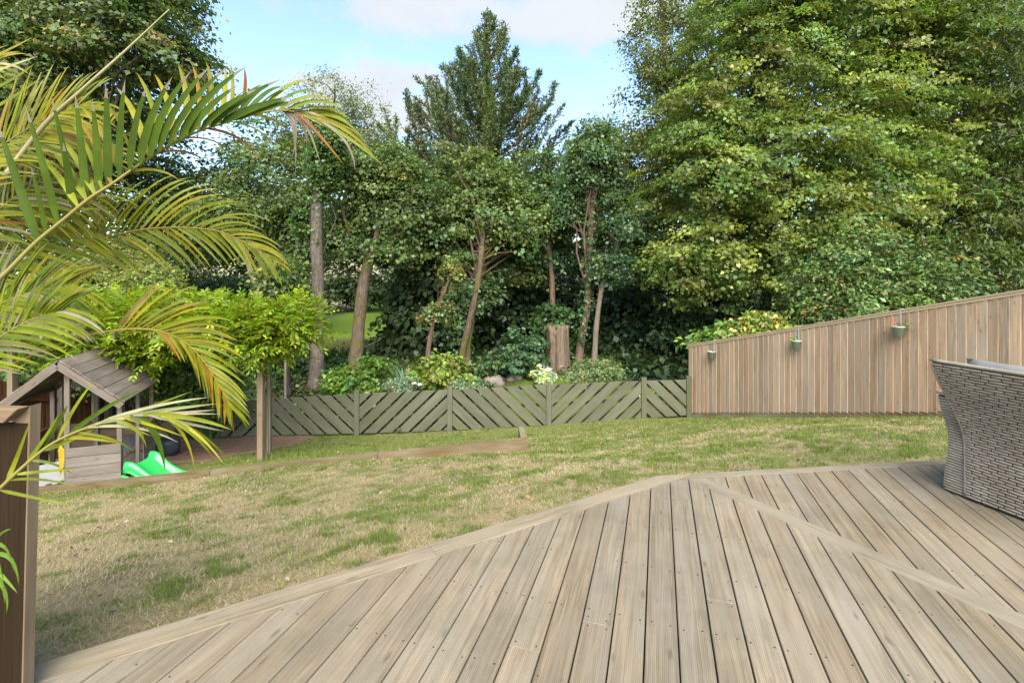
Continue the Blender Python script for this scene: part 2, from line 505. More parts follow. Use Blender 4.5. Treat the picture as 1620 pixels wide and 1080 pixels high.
# ------------------------------------------------------------------ the ground
ctrl = np.array([
    (1.19, 3.95, -.16), (3.94, 4.30, -.13), (6.2, 4.6, -.10), (-2.04, 2.03, -.17), (-.43, 2.98, -.17), (-3.6, 1.1, -.17),
    (0.5, 1.5, -.32), (3.0, 2.0, -.32), (5.5, 2.2, -.30), (-1.2, 0.9, -.3), (2.0, 0.5, -.32),
    (4.265, 11.5, -1.74), (5.0, 10.1, -1.34), (5.58, 9.0, -1.02), (6.3, 7.6, -.60), (6.887, 6.5, -.29), (7.6, 5.2, -.12),
    (-5.83, 11.4, -2.19), (-3.7, 11.4, -2.17), (-1.48, 11.4, -2.05), (.87, 11.4, -1.92), (3.126, 11.4, -1.745), (-8.2, 11.4, -2.25),
    (.27, 7.80, -1.22), (-3.8, 7.12, -1.27), (-6.66, 6.66, -1.41), (-1.8, 7.45, -1.20), (-8.6, 6.4, -1.5), (2.3, 7.6, -1.0),
    (-2.0, 5.2, -.86), (-5.0, 4.6, -.93), (1.0, 5.8, -.62), (-4.0, 2.6, -.40),
    (-4.36, 8.3, -1.56), (-6.0, 7.6, -1.58), (-8.0, 7.5, -1.62), (-8.0, 9.5, -1.85), (-3.0, 9.5, -1.77), (0.0, 9.4, -1.62), (-1.8, 8.2, -1.45), (2.4, 9.4, -1.43),
    (-8, 13.4, -1.9), (-4, 13.4, -1.88), (0, 13.4, -1.82), (4, 13.4, -1.62), (8, 13.0, -1.3), (9, 10, -.9), (9, 7, -.3),
    (-8, 15.5, -1.5), (-4, 15.5, -1.48), (0, 15.5, -1.46), (4, 15.5, -1.3), (8, 15.5, -1.1),
    (-8, 19, -1.25), (0, 19, -1.22), (8, 19, -.8), (-8, 23, -1.05), (0, 23, -1.05), (8, 23, -.6)])
def _phi(r): return np.where(r > 1e-9, r * r * np.log(r + 1e-12), 0)
_n = len(ctrl)
_K = _phi(np.linalg.norm(ctrl[:, None, :2] - ctrl[None, :, :2], axis=2)) + np.eye(_n) * 0.02
_Pm = np.c_[np.ones(_n), ctrl[:, :2]]
_sol = np.linalg.solve(np.block([[_K, _Pm], [_Pm.T, np.zeros((3, 3))]]), np.r_[ctrl[:, 2], 0, 0, 0])
def G(x, y):
    x = np.asarray(x, float); y = np.asarray(y, float)
    sh = np.broadcast(x, y).shape
    xf, yf = np.broadcast_to(x, sh).ravel(), np.broadcast_to(y, sh).ravel()
    xc, yc = np.clip(xf, -9, 9), np.clip(yf, 0.8, 23)
    z = np.empty(len(xf))
    for s in range(0, len(xf), 40000):
        q = np.c_[xc[s:s + 40000], yc[s:s + 40000]]
        d = np.linalg.norm(q[:, None] - ctrl[None, :, :2], axis=2)
        z[s:s + 40000] = _phi(d) @ _sol[:_n] + _sol[_n] + q @ _sol[_n + 1:]
    far = -1.05 + 0.045 * np.maximum(yf - 23, 0) + 0.05 * np.maximum(yf - 50, 0) * (yf > 50) - 0.02 * np.maximum(yf - 160, 0)
    far = far + 0.03 * np.clip(xf, -40, 40) * sstep(15, 30, yf)
    z = z * (1 - sstep(20, 26, yf)) + far * sstep(20, 26, yf)
    z = np.where(yf < 0.8, z, z)
    return z.reshape(sh) if sh else float(z[0])
def g1(x, y): return float(G(np.array([x]), np.array([y]))[0])

SL_A, SL_B = np.array([.272, 7.9]), np.array([-6.66, 6.8])       # front line of the sleeper edging
def behind_sleeper(x, y):
    """1 on the lower terrace behind the sleeper edging"""
    t = (x - SL_A[0]) / (SL_B[0] - SL_A[0])
    yl = SL_A[1] + (SL_B[1] - SL_A[1]) * t
    return (x < .2) & (y > yl + .05) & (y < 11.4)

def green_mask(x, y):
    """how green the turf is: real patches of living and dried grass"""
    n1 = fbm(x * .9 + 3, y * .9, 5, 4); n2 = fbm(x * 3.0, y * 2.6 + 9, 23, 3); n3 = fbm(x * 9, y * 9, 41, 2)
    base = .29 + .045 * np.clip(y - 3.5, 0, 6) + .016 * np.clip(x, -3, 4)
    g = base + .05 - .10 * (1 - sstep(3.5, 6, y)) + (n1 - .5) * .62 + (n2 - .5) * .75 + (n3 - .5) * 1.25
    g = g + .55 * behind_sleeper(x, y) + .45 * sstep(9.9, 11.2, y)
    return sstep(.18, .72, g)

def ground_colour(x, y):
    gm = green_mask(x, y)[..., None]
    dn = fbm(x * 2.2, y * 2.2, 77, 4)[..., None]
    straw = np.array([.245, .195, .105]) 
    dirt = np.array([.105, .078, .05])
    straw = straw * (1 - .6 * sstep(.60, .74, dn)) + dirt * .6 * sstep(.60, .74, dn)
    lawn = straw * (1 - .75 * gm) + np.array([.105, .135, .036]) * .75 * gm
    c = lawn
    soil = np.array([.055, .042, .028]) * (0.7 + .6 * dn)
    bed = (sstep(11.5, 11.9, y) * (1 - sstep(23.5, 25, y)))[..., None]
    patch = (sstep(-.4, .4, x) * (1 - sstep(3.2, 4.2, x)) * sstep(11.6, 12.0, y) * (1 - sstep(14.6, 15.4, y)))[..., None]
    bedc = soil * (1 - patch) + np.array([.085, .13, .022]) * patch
    dry = (sstep(17.5, 19, y) * (1 - sstep(1, 3, x)))[..., None]  # dry ground strip, its colour darkened to paint in the shade of the trees
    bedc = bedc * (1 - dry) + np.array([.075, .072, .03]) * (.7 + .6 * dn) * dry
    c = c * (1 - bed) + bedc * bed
    far = sstep(20.5, 22.0, y)[..., None]
    fl = (1 - sstep(3, 6, np.abs(x + 7)))[..., None]
    farc = np.array([.055, .06, .03]) * (1 - fl) + np.array([.16, .25, .028]) * fl
    c = c * (1 - far) + farc * far
    tan = sstep(37, 42, y)[..., None]
    c = c * (1 - tan) + np.array([.27, .23, .15]) * tan
    right = (sstep(.0, .5, (x - 4.3) * .886 + (y - 11.5) * .464))[..., None]
    c = c * (1 - right) + soil * right * (y < 30)[..., None] + c * right * (y >= 30)[..., None]
    return c

def band(a, b, s): return np.arange(a, b, s)
gx = np.unique(np.round(np.r_[-600, -300, -150, band(-80, -14, 6), band(-14, 14, .16), band(14, 80, 6), 80, 150, 300, 600], 4))
gy = np.unique(np.round(np.r_[-200, -60, -20, -6, band(-2, 16, .14), band(16, 42, .5), band(42, 70, 2), band(70, 200, 10), 200, 400, 900], 4))
XX, YY = np.meshgrid(gx, gy, indexing='xy')
ZZ = G(XX, YY)
lum = (fbm(XX * 1.7, YY * 1.7, 91, 4) - .5) * .05 * ((YY > 1) & (YY < 24))
ZZ = ZZ + lum
nx, ny = len(gx), len(gy)
ii = np.arange(nx * ny).reshape(ny, nx)
quads = np.stack([ii[:-1, :-1], ii[:-1, 1:], ii[1:, 1:], ii[1:, :-1]], -1).reshape(-1, 4)
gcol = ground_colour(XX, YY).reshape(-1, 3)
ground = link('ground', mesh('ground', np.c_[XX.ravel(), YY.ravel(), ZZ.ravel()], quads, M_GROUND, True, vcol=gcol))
tag(ground, kind='structure')

# ------------------------------------------------------------------ leaves, trunks and crowns
def leaf_quads(p, nrm, d, Ln, Wd, fold=.18):
    """one folded diamond per leaf"""
    nrm = unit(nrm); d = unit(d - nrm * np.sum(d * nrm, 1, keepdims=True)); s = np.cross(nrm, d)
    Ln = np.asarray(Ln)[:, None]; Wd = np.asarray(Wd)[:, None]
    mid = p + d * Ln * .45
    V = np.stack([p, mid + s * Wd * .5 + nrm * Wd * fold, p + d * Ln - nrm * Ln * .12, mid - s * Wd * .5 + nrm * Wd * fold], 1).reshape(-1, 3)
    Fq = np.arange(len(p) * 4).reshape(-1, 4)
    return V, Fq

def palette(n, clump, base, alt=None, palt=0.0, cv=.22, lv=.18, hue=.16):
    """leaf colours: per-clump and per-leaf natural variation"""
    base = np.array(base) * np.array([1.12, 1.22, 1.15])
    k = clump.max() + 1
    cb = 1 + rng.normal(0, cv, (k, 1)).clip(-.5, .6); ch = rng.normal(0, hue, (k, 1))
    c = base[None] * cb[clump] * (1 + rng.normal(0, lv, (n, 1)).clip(-.45, .6))
    h = ch[clump] + rng.normal(0, hue * .5, (n, 1))
    c = c * np.c_[1 + h[:, 0], 1 + .15 * h[:, 0], 1 - .5 * h[:, 0]]
    if alt is not None:
        m = (rng.random(k) < palt * .6)[clump] & (rng.random(n) < .7) | (rng.random(n) < palt * .4)
        c[m] = np.array(alt) * (1 + rng.normal(0, .2, (m.sum(), 1)))
    return c.clip(.004, .8)

def clumps(blobs, n, shell=.45, seed=0):
    """clump centres in the outer part of ellipsoids with uneven outlines; returns centres and outward directions"""
    w = np.array([b[3] * b[4] + b[4] * b[5] + b[3] * b[5] for b in blobs]) ** .72; w = w / w.sum()
    C = []; O = []
    for b, f in zip(blobs, w):
        k = max(3, int(n * f))
        u = unit(rng.normal(size=(k, 3)))
        ph = rng.random(6) * 6.28
        wob = 1 + .16 * np.sin(3 * u[:, 0] * 2 + ph[0] + 2.5 * u[:, 2]) + .13 * np.sin(5 * u[:, 2] + ph[1] + 3 * u[:, 1]) + .10 * np.sin(9 * u[:, 0] + ph[2]) * np.sin(8 * u[:, 2] + ph[3])
        r = (1 - (1 - shell) * rng.random(k) ** 1.6) * wob
        rad = np.array(b[3:6])
        C.append(np.array(b[:3]) + u * rad * r[:, None]); O.append(unit(u / rad))
    return np.concatenate(C), np.concatenate(O)

def blobs_px(lst):
    """(px, py, Y, half width px, half height px, half depth m) -> metres"""
    out = []
    for px, py, Y, wx, wz, d in lst:
        c = P(px, py, Y); out.append((c[0], c[1], c[2], wx * Y / F, d, wz * Y / F))
    return out

def crown_mesh(name, C, O, per, r, flat, size, aspect, base, mat, alt=None, palt=0, tilt=.35, wu=.9, wo=.7, wr=.7, cv=.22, hang=.35, hue=.16):
    if name == 'crown': per = int(per * 2.0); size = size * .74; r = r * 1.06
    k = len(C); clump = np.repeat(np.arange(k), per); n = len(clump)
    rs = r * (0.65 + .7 * rng.random(k))
    off = rng.normal(size=(n, 3)) * rs[clump][:, None] * np.array([1, 1, flat]) * .62
    o = O[clump]
    out_h = o * np.array([1, 1, 0])
    off[:, 2] -= tilt * np.sum(off * out_h, 1)
    p = C[clump] + off
    nrm = np.array([0, 0, 1.0]) * wu + o * wo + rng.normal(size=(n, 3)) * wr
    d = out_h + rng.normal(size=(n, 3)) * .7 + np.array([0, 0, -hang])
    L = size * (.42 + 1.05 * rng.random(n) ** 1.2)
    V, Fq = leaf_quads(p, nrm, d, L, L * aspect * (.8 + .4 * rng.random(n)))
    c = palette(n, clump, base, alt, palt, cv=cv, hue=hue)
    return mesh(name, V, Fq, mat, fcol=c)

def wobble(pts, a):
    q = smooth_path(pts, 4)
    return [p + np.array([rng.normal(0, a), rng.normal(0, a), 0]) if 0 < i < len(q) - 1 else p for i, p in enumerate(q)]

def trunk_mb(path, r0, r1, n=10, flare=1.35):
    q = wobble(path, r0 * .06)
    k = len(q)
    rad = [(r0 + (r1 - r0) * (i / (k - 1)) ** .8) * (1 + rng.normal(0, .035)) for i in range(k)]
    rad[0] *= flare; rad[1] *= 1 + (flare - 1) * .35
    mb = MB(); mb.tube(q, rad, n); return mb, q, rad

def limbs(mb, q, rad, C, count, r, start=.45, sag=.12):
    """limbs from the upper trunk to some of the clumps"""
    k = len(q)
    idx = rng.choice(len(C), min(count, len(C)), replace=False)
    for j in idx:
        e = C[j]
        i0 = int(np.clip(k * (start + (1 - start) * rng.random()), 0, k - 1))
        lower = [i for i in range(int(k * start), k) if q[i][2] < e[2] + .3] or [int(k * start)]
        i0 = lower[int(rng.random() * len(lower))]
        a = q[i0]; d = e - a
        m1 = a + d * .35 + np.array([0, 0, np.linalg.norm(d) * sag]) + rng.normal(size=3) * np.linalg.norm(d) * .04
        m2 = a + d * .7 + np.array([0, 0, np.linalg.norm(d) * sag * .7]) + rng.normal(size=3) * np.linalg.norm(d) * .05
        rr = min(r * (.5 + .5 * rng.random()), rad[i0] * .75)
        mb.tube([a, m1, m2, e], [rr, rr * .7, rr * .45, rr * .12], 5, False)

def tree(name, label, trunk_px, r0, r1, blobs, nclump, per, clump_r, flat, size, aspect, colr, barkm, alt=None, palt=0,
         nlimb=30, limb_r=.06, shell=.4, mat=None, group=None, cat='tree', extra=None, ground_base=True, metres=False, **kw):
    path = [P(*t) if not metres else np.array(t) for t in trunk_px]
    if ground_base:
        path[0] = path[0].copy(); path[0][2] = g1(path[0][0], path[0][1]) - .08
    root = empty(name, path[0], label, cat, group)
    C, O = clumps(blobs if metres else blobs_px(blobs), nclump, shell)
    mb, q, rad = trunk_mb(path, r0, r1)
    limbs(mb, q, rad, C, nlimb, limb_r)
    if extra: extra(mb, q)
    mb.build('trunk', barkm, root, None, True)
    link('crown', crown_mesh('crown', C, O, per, clump_r, flat, size, aspect, colr, mat or M_LEAF, alt, palt, **kw), root)
    return root, q

def bush(name, label, blobs, nclump, per, clump_r, flat, size, aspect, colr, mat=None, alt=None, palt=0, group=None, cat='shrub', shell=.3, stems=7, base=None, stemmat=None, metres=False, **kw):
    B = blobs if metres else blobs_px(blobs)
    C, O = clumps(B, nclump, shell)
    b = np.array(base) if base is not None else np.array([np.mean([q[0] for q in B]), np.mean([q[1] for q in B]), 0])
    b[2] = g1(b[0], b[1])
    root = empty(name, b, label, cat, group)
    gz = G(C[:, 0], C[:, 1]); C[:, 2] = np.maximum(C[:, 2], gz + .06)
    mb = MB()
    idx = rng.choice(len(C), min(stems, len(C)), replace=False)
    for j in idx:
        a = b + rng.normal(size=3) * np.array([.08, .08, 0]) + np.array([0, 0, -.04]); e = C[j]; m = (a + e) / 2 + np.array([0, 0, .1 * np.linalg.norm(e - a)])
        rr = .012 + .02 * rng.random()
        mb.tube([a, m, e], [rr, rr * .7, rr * .25], 5, False)
    mb.build('stem', stemmat or M_BARKD, root, None, True)
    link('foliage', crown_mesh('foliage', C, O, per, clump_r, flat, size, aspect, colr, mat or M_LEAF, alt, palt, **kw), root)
    return root

def ivy(parent, path, r, n, size, colr):
    """leaves clinging round a stretch of trunk"""
    q = np.array(smooth_path(path, 8))
    i = rng.integers(0, len(q), n); a = rng.random(n) * 6.283
    o = np.c_[np.cos(a), np.sin(a), np.zeros(n)]
    p = q[i] + o * (r * (.8 + .9 * rng.random(n) ** 2))[:, None] + rng.normal(size=(n, 3)) * .05
    L = size * (.6 + .7 * rng.random(n))
    V, Fq = leaf_quads(p, o + rng.normal(size=(n, 3)) * .45 + np.array([0, 0, .3]), np.array([0, 0, -1.0]) + rng.normal(size=(n, 3)) * .5, L, L * .8)
    link('ivy', mesh('ivy', V, Fq, M_LEAFGLOSS, fcol=palette(n, i, colr)), parent)

# ------------------------------------------------------------------ far wood: one mass nobody could count
def far_wood():
    k = 1500
    x = rng.uniform(-58, 62, k); y = rng.uniform(39, 52, k)
    top = 11.0 + 2.6 * (fbm(x * .13, y * .1, 3) - .5) * 4
    open_ = (np.abs(x + 16.5) < 4.5)                 # a gap where the dry field shows
    zz = g1(0, 45)
    z = zz + .6 + (top + 1.2) * rng.random(k) ** .8
    z = np.where(open_ & (z < zz + 3.3), z + 3.5, z)
    C = np.c_[x, y, z]; O = unit(np.c_[rng.normal(0, .4, k), -np.ones(k), rng.normal(.4, .3, k)])
    me = crown_mesh('woodland', C, O, 34, 1.5, .55, .42, .6, (.050, .078, .022), M_LEAF, hue=.14)
    o = link('woodland', me); tag(o, 'dark mass of woodland beyond the trees', kind='stuff')
far_wood()

# ------------------------------------------------------------------ trees, far to near
# tall cypress against the sky
def conifer():
    base = P(775, 480, 30); base[2] = g1(base[0], base[1])
    root = empty('cypress_tree', base, 'tall dark cypress with upswept feathery branches standing against the sky', 'tree', 'trees beyond the garden')
    top = P(775, 26, 30)
    mb = MB(); Hh = top[2] - base[2]
    axis = [base + np.array([.15 * math.sin(t * 5), .1 * math.sin(t * 4), Hh * t]) for t in np.linspace(0, .93, 12)]
    mb.tube(axis, list(np.linspace(.42, .04, 12)), 9)
    Ps = []; Ds = []; cl = []
    prof = [(0, .25), (.10, 1.5), (.22, 2.7), (.38, 4.6), (.52, 5.3), (.72, 5.6), (.9, 5.0)]   # depth below the top (fraction) -> half width
    nb = 470
    for i in range(nb):
        f = ((i + rng.random()) / nb) ** .75
        zt = top[2] - f * Hh * .74
        rm = np.interp(f, [0, .1, .22, .38, .55, .72, .9, 1], [.2, 1.4, 3.0, 5.4, 6.7, 7.0, 6.6, 5.8])
        az = rng.random() * 6.283
        r = rm * (.22 + .80 * rng.random() ** .55) * (.82 + .34 * float(vnoise(np.array([az * 1.3]), np.array([f * 7.]), 3)[0]))
        ev = np.array([math.cos(az), math.sin(az), 0])
        rise = r * (.42 + .42 * rng.random()) + .8 * (1 - f)
        tip = np.array([axis[0][0], axis[0][1], zt]) + ev * r
        if f < .12: tip[2] += .4 * rng.random()
        st = np.array([axis[0][0], axis[0][1], max(tip[2] - rise, base[2] + 2.5)])
        wob_ = rng.normal(size=3) * .06 * r
        c1 = st + ev * r * .45 + np.array([0, 0, rise * .22]) + wob_; c2 = st + ev * r * .82 + np.array([0, 0, rise * .60]) - wob_
        q = np.array(smooth_path([st, c1, c2, tip], 6))
        mb.tube(list(q[::3]), [.06, .045, .036, .026, .018, .011, .006][:len(q[::3])], 4, False)
        L = len(q); ln_ = np.linalg.norm(tip - st)
        t = .25
        while t < 1:
            t += .088 / ln_
            tc = min(t, 1.0); k = tc * (L - 1); k0 = int(min(k, L - 2)); p = q[k0] + (q[k0 + 1] - q[k0]) * (k - k0)
            tg = unit(q[k0 + 1] - q[k0])
            for s in range(2):
                sd = unit(rng.normal(size=3) * .55 + tg * 1.1 + np.array([0, 0, .25]))
                ln = (.16 + .42 * (1 - tc) ** .7) * (.7 + .6 * rng.random())
                m = 4
                pp = p + sd * ln * np.linspace(0.05, 1, m)[:, None]
                Ps.append(pp + rng.normal(size=pp.shape) * .02); Ds.append(np.repeat((sd + tg * .4)[None], m, 0) + rng.normal(size=(m, 3)) * .3); cl += [i] * m
    Pp = np.concatenate(Ps); D = np.concatenate(Ds); n = len(Pp)
    Ln = .13 + .13 * rng.random(n)
    V, Fq = leaf_quads(Pp, rng.normal(size=(n, 3)) * .8 + np.array([0, -.4, .6]), D, Ln, Ln * .36)
    mb.build('trunk', M_BARKR, root, None, True)
    link('crown', mesh('crown', V, Fq, M_LEAF, fcol=palette(n, np.array(cl), (.072, .100, .034), (.12, .095, .045), .09)), root)
conifer()

GT = 'trees beyond the garden'
GREENS = dict(mid=(.096, .128, .036), dark=(.066, .100, .022), lime=(.128, .162, .032), olive=(.115, .135, .034), blue=(.078, .122, .050), young=(.13, .19, .03))

tree('birch_tree', 'sparse airy tree with thin twigs left of the tall cypress', [(498, 470, 24), (508, 330, 24), (526, 200, 24), (530, 135, 24)], .2, .03,
     [(535, 190, 24, 85, 70, 2.4), (470, 225, 24, 50, 50, 1.6), (600, 240, 24, 38, 42, 1.3), (545, 235, 24, 60, 40, 1.6)], 420, 36, .42, .7, .15, .55, GREENS['olive'], M_BARKD, nlimb=150, limb_r=.03, shell=.2, group=GT)
tree('lime_tree', 'dense green tree filling the gap behind the ivy topped trunk', [(432, 500, 21), (428, 420, 21), (425, 330, 21), (420, 260, 21)], .28, .06,
     [(415, 300, 21, 100, 105, 2.8), (330, 370, 20.5, 95, 85, 2.4), (485, 370, 21, 60, 80, 2.0), (250, 330, 21.5, 90, 90, 2.4)], 560, 46, .6, .5, .2, .75, GREENS['mid'], M_BARKG, nlimb=30, group=GT)
tree('sycamore_tree', 'big dark sycamore with hanging pale seed keys, top left behind the palm', [(158, 500, 17), (158, 400, 17), (155, 300, 17), (150, 170, 17), (140, 40, 17)], .27, .07,
     [(110, 30, 17, 195, 110, 3.4), (225, 90, 16.6, 92, 75, 2.3), (50, 140, 17, 150, 95, 3.2), (-60, 30, 17.5, 120, 120, 3), (10, 250, 18, 120, 80, 2.4), (-90, 220, 18, 110, 120, 2.5), (190, -40, 17, 120, 70, 3), (150, 205, 17.5, 110, 55, 2)],
     1000, 46, .52, .42, .21, .8, (.080, .108, .026), M_BARKG, alt=(.26, .22, .09), palt=.09, nlimb=50, limb_r=.09, group=GT)
# behind, right
tree('beech_tree', 'dark tree whose top shows behind the light green maple', [(1215, 470, 24), (1212, 250, 24), (1210, 20, 24)], .35, .08,
     [(1205, -10, 24, 120, 90, 3.5), (1300, 60, 24, 130, 120, 3.5), (1180, 130, 24.5, 110, 120, 3.5), (1420, 60, 24, 110, 140, 3), (1540, 120, 24.5, 140, 190, 3), (1660, 150, 24, 110, 200, 3), (1090, 345, 23, 100, 85, 2), (1180, 400, 23, 100, 70, 2)], 950, 32, .8, .5, .26, .7, GREENS['dark'], M_BARKD, nlimb=20, group=GT)
tree('poplar_tree', 'tall loose tree with bare pale limbs between the cypress and the maple', [(1100, 480, 20), (1085, 350, 20), (1065, 200, 20), (1050, 60, 20), (1045, -60, 20)], .26, .05,
     [(1060, 20, 20, 62, 85, 2.0), (1040, 120, 20, 58, 75, 2.0), (1025, 215, 20, 60, 60, 2.0), (1075, 250, 20, 75, 85, 2.2), (1095, 120, 20.2, 60, 90, 1.8), (985, 235, 20, 42, 40, 1.3), (1040, 330, 20, 60, 60, 1.8)],
     620, 30, .42, .6, .17, .65, GREENS['olive'], M_BARKP, alt=(.17, .15, .04), palt=.14, nlimb=90, limb_r=.05, shell=.15, group=GT)
tree('ash_tree', 'big dark ash with drooping feathery leaves at the right edge', [(1432, 500, 17), (1425, 330, 17), (1412, 200, 17), (1410, 60, 17), (1418, -120, 17)], .22, .07,
     [(1560, 120, 16.5, 150, 150, 3.4), (1600, 300, 16, 150, 110, 3.2), (1450, 60, 17, 130, 130, 3), (1440, 250, 17.6, 110, 120, 2), (1530, 380, 16, 120, 80, 2.4), (1680, 180, 16, 130, 210, 3.5), (1580, 440, 15.5, 120, 70, 2.2), (1500, -60, 17, 200, 100, 3.2)],
     1480, 42, .58, .34, .25, .3, (.094, .122, .026), M_BARKG, alt=(.19, .10, .03), palt=.035, nlimb=34, limb_r=.03, tilt=.55, hang=.8, group=GT)
tree('field_maple_tree', 'broad light green maple with tiered boughs behind the timber fence', [(1232, 560, 15), (1228, 470, 15), (1222, 380, 15), (1205, 240, 15), (1190, 80, 15), (1185, -60, 15)], .24, .06,
     [(1180, 110, 15, 110, 110, 2.3), (1230, -10, 15.2, 130, 90, 2.4), (1110, 300, 14.6, 95, 80, 2.2), (1230, 270, 14.4, 115, 85, 2.4), (1330, 200, 15, 100, 110, 2.2), (1160, 410, 14.2, 125, 70, 2.2), (1300, 340, 14, 110, 62, 2.1), (1100, 210, 15, 70, 80, 1.8), (1075, 425, 14.4, 62, 48, 1.4), (1390, 300, 14.4, 75, 60, 1.6), (1340, 20, 15.3, 110, 90, 2.2), (1425, 130, 15.8, 95, 100, 2.0), (1440, 20, 16, 110, 90, 2), (1455, 255, 15.4, 70, 62, 1.6), (1250, -110, 15.5, 150, 80, 2.4)],
     1750, 48, .36, .30, .155, .75, GREENS['lime'], M_BARKD, alt=(.20, .20, .05), palt=.06, nlimb=80, limb_r=.055, tilt=.5, group=GT)
# the row behind the green fence
r3, _ = tree('forked_tree', 'tree with mottled mossy trunk forking low behind the green fence', [(563, 592, 15.2), (566, 530, 15.2), (575, 450, 15.2), (586, 400, 15.2)], .24, .16,
     [(590, 325, 15.9, 66, 60, 1.0), (552, 378, 15.7, 42, 42, .8), (645, 330, 15.8, 44, 56, .9), (575, 275, 15.9, 34, 40, .8), (625, 268, 15.9, 34, 36, .7), (650, 285, 15.9, 18, 34, .5), (615, 395, 15.6, 40, 26, .7)], 430, 44, .4, .4, .16, .8, GREENS['mid'], M_BARKM, nlimb=0, group=GT,
     extra=lambda mb, q: (mb.tube(smooth_path([P(584, 405, 15.2), P(562, 385, 15.1), P(545, 345, 15.0), P(532, 290, 15.0)], 3), list(np.linspace(.11, .02, 10)), 8),
                          mb.tube(smooth_path([P(586, 402, 15.2), P(615, 385, 15.2), P(640, 350, 15.3), P(652, 290, 15.4)], 3), list(np.linspace(.12, .025, 10)), 8),
                          mb.tube(smooth_path([P(585, 404, 15.2), P(598, 360, 15.2), P(592, 320, 15.3), P(600, 260, 15.4)], 3), list(np.linspace(.10, .02, 10)), 8)))
tree('middle_maple_tree', 'leafy maple in the middle with leaning trunk below the cypress', [(735, 560, 15.9), (745, 500, 15.9), (756, 440, 15.9), (763, 385, 15.9), (768, 330, 16.4)], .15, .06,
     [(768, 335, 17, 62, 56, 1.6), (715, 375, 17.2, 50, 48, 1.4), (822, 365, 17, 44, 50, 1.4), (757, 278, 17.3, 20, 48, .6), (700, 288, 17.6, 16, 50, .5), (780, 285, 17.2, 14, 40, .5), (722, 320, 17.4, 26, 36, .8), (797, 298, 17.2, 16, 36, .6), (695, 425, 18.2, 44, 44, 1.0), (812, 425, 18.2, 48, 32, 1.0), (670, 345, 17.8, 24, 36, .8)], 520, 46, .42, .35, .175, .8, GREENS['mid'], M_BARKM, alt=(.15, .17, .04), palt=.12, nlimb=45, group=GT)
tree('young_ivy_tree', 'pale green leafy tree between the middle maple and the pollards', [(877, 520, 17.2), (873, 440, 17.2), (868, 360, 18), (865, 260, 18)], .13, .04,
     [(856, 300, 18, 24, 52, .9), (880, 320, 18, 26, 44, .9), (838, 320, 18, 18, 40, .7), (866, 385, 18.6, 42, 50, 1.0)], 230, 42, .42, .4, .17, .75, GREENS['blue'], M_BARKR, alt=(.17, .22, .04), palt=.12, nlimb=25, group=GT)
r7, q7 = tree('pollard_tree', 'ivy clad pollard with bushy top and slender reddish trunk, left of its leaning twin', [(915, 590, 16), (918, 550, 16), (929, 480, 16), (932, 420, 16), (936, 340, 16), (938, 262, 16)], .15, .09,
     [(940, 250, 16, 32, 58, .8), (958, 235, 16, 18, 44, .5), (918, 262, 16, 16, 44, .5), (905, 325, 16.6, 36, 40, .8), (968, 300, 16.6, 30, 44, .7), (945, 370, 17, 24, 30, .5)], 310, 44, .32, .5, .14, .75, GREENS['blue'], M_BARKR, alt=(.18, .24, .03), palt=.16, nlimb=25, group=GT)
tree('leaning_tree', 'slim leaning tree with rounded leafy top beside the pollard', [(940, 590, 15.6), (943, 520, 15.6), (953, 450, 15.6), (972, 405, 15.6), (986, 362, 15.6)], .10, .06,
     [(992, 348, 15.6, 42, 36, .8), (966, 420, 15.6, 34, 26, .55), (998, 430, 15.6, 22, 20, .4), (1000, 385, 15.9, 36, 36, .7)], 170, 42, .26, .5, .14, .75, GREENS['blue'], M_BARKP, alt=(.14, .18, .05), palt=.1, nlimb=24, limb_r=.03, group=GT)
r2, q2 = tree('ivy_topped_tree', 'straight bare grey trunk topped with a column of ivy', [(500, 620, 14.2), (501, 560, 14.2), (503, 450, 14.2), (500, 340, 14.2), (508, 250, 14.2), (512, 222, 14.2)], .22, .14,
     [(516, 255, 14.2, 24, 44, .45), (522, 228, 14.2, 22, 26, .4), (480, 352, 14.3, 14, 18, .3), (516, 290, 14.2, 16, 22, .3)], 150, 44, .17, .6, .12, .8, (.06, .105, .025), M_BARKG, alt=(.16, .22, .03), palt=.12, nlimb=10, limb_r=.03, group=GT)
ivy(r2, [P(502, 315, 14.2), P(505, 280, 14.2), P(510, 235, 14.2)], .19, 600, .11, (.05, .09, .022))
ivy(r2, [P(501, 400, 14.2), P(501, 350, 14.2), P(504, 290, 14.2)], .20, 130, .11, (.05, .09, .022))
ivy(r7, [P(920, 540, 16), P(930, 450, 16), P(936, 340, 16)], .16, 900, .10, (.05, .09, .025))
tree('bare_sapling', 'thin reddish leaning stem with few yellowing leaves beside the dark laurel', [(673, 580, 14.6), (680, 535, 14.6), (692, 490, 14.6), (707, 450, 14.7), (722, 420, 14.8)], .09, .035,
     [(690, 492, 14.6, 22, 22, .35), (715, 432, 14.7, 18, 24, .3)], 26, 32, .2, .6, .12, .75, GREENS['mid'], M_BARKR, alt=(.25, .20, .05), palt=.35, nlimb=12, limb_r=.018, group=GT)
rs, qs = tree('ivy_stem_tree', 'leaning stem wrapped in ivy in front of the middle maple', [(728, 600, 15.6), (732, 555, 15.6), (745, 500, 15.6), (757, 440, 15.6), (762, 390, 15.6)], .13, .09,
     [(758, 462, 16.2, 36, 26, .55), (742, 490, 16.3, 26, 18, .4)], 50, 44, .25, .5, .16, .8, GREENS['blue'], M_BARKM, alt=(.14, .19, .04), palt=.2, nlimb=10, limb_r=.025, group=GT)
ivy(rs, [P(726, 590, 16.3), P(728, 540, 16.3), P(735, 470, 16.3)], .30, 1500, .12, (.045, .085, .022))
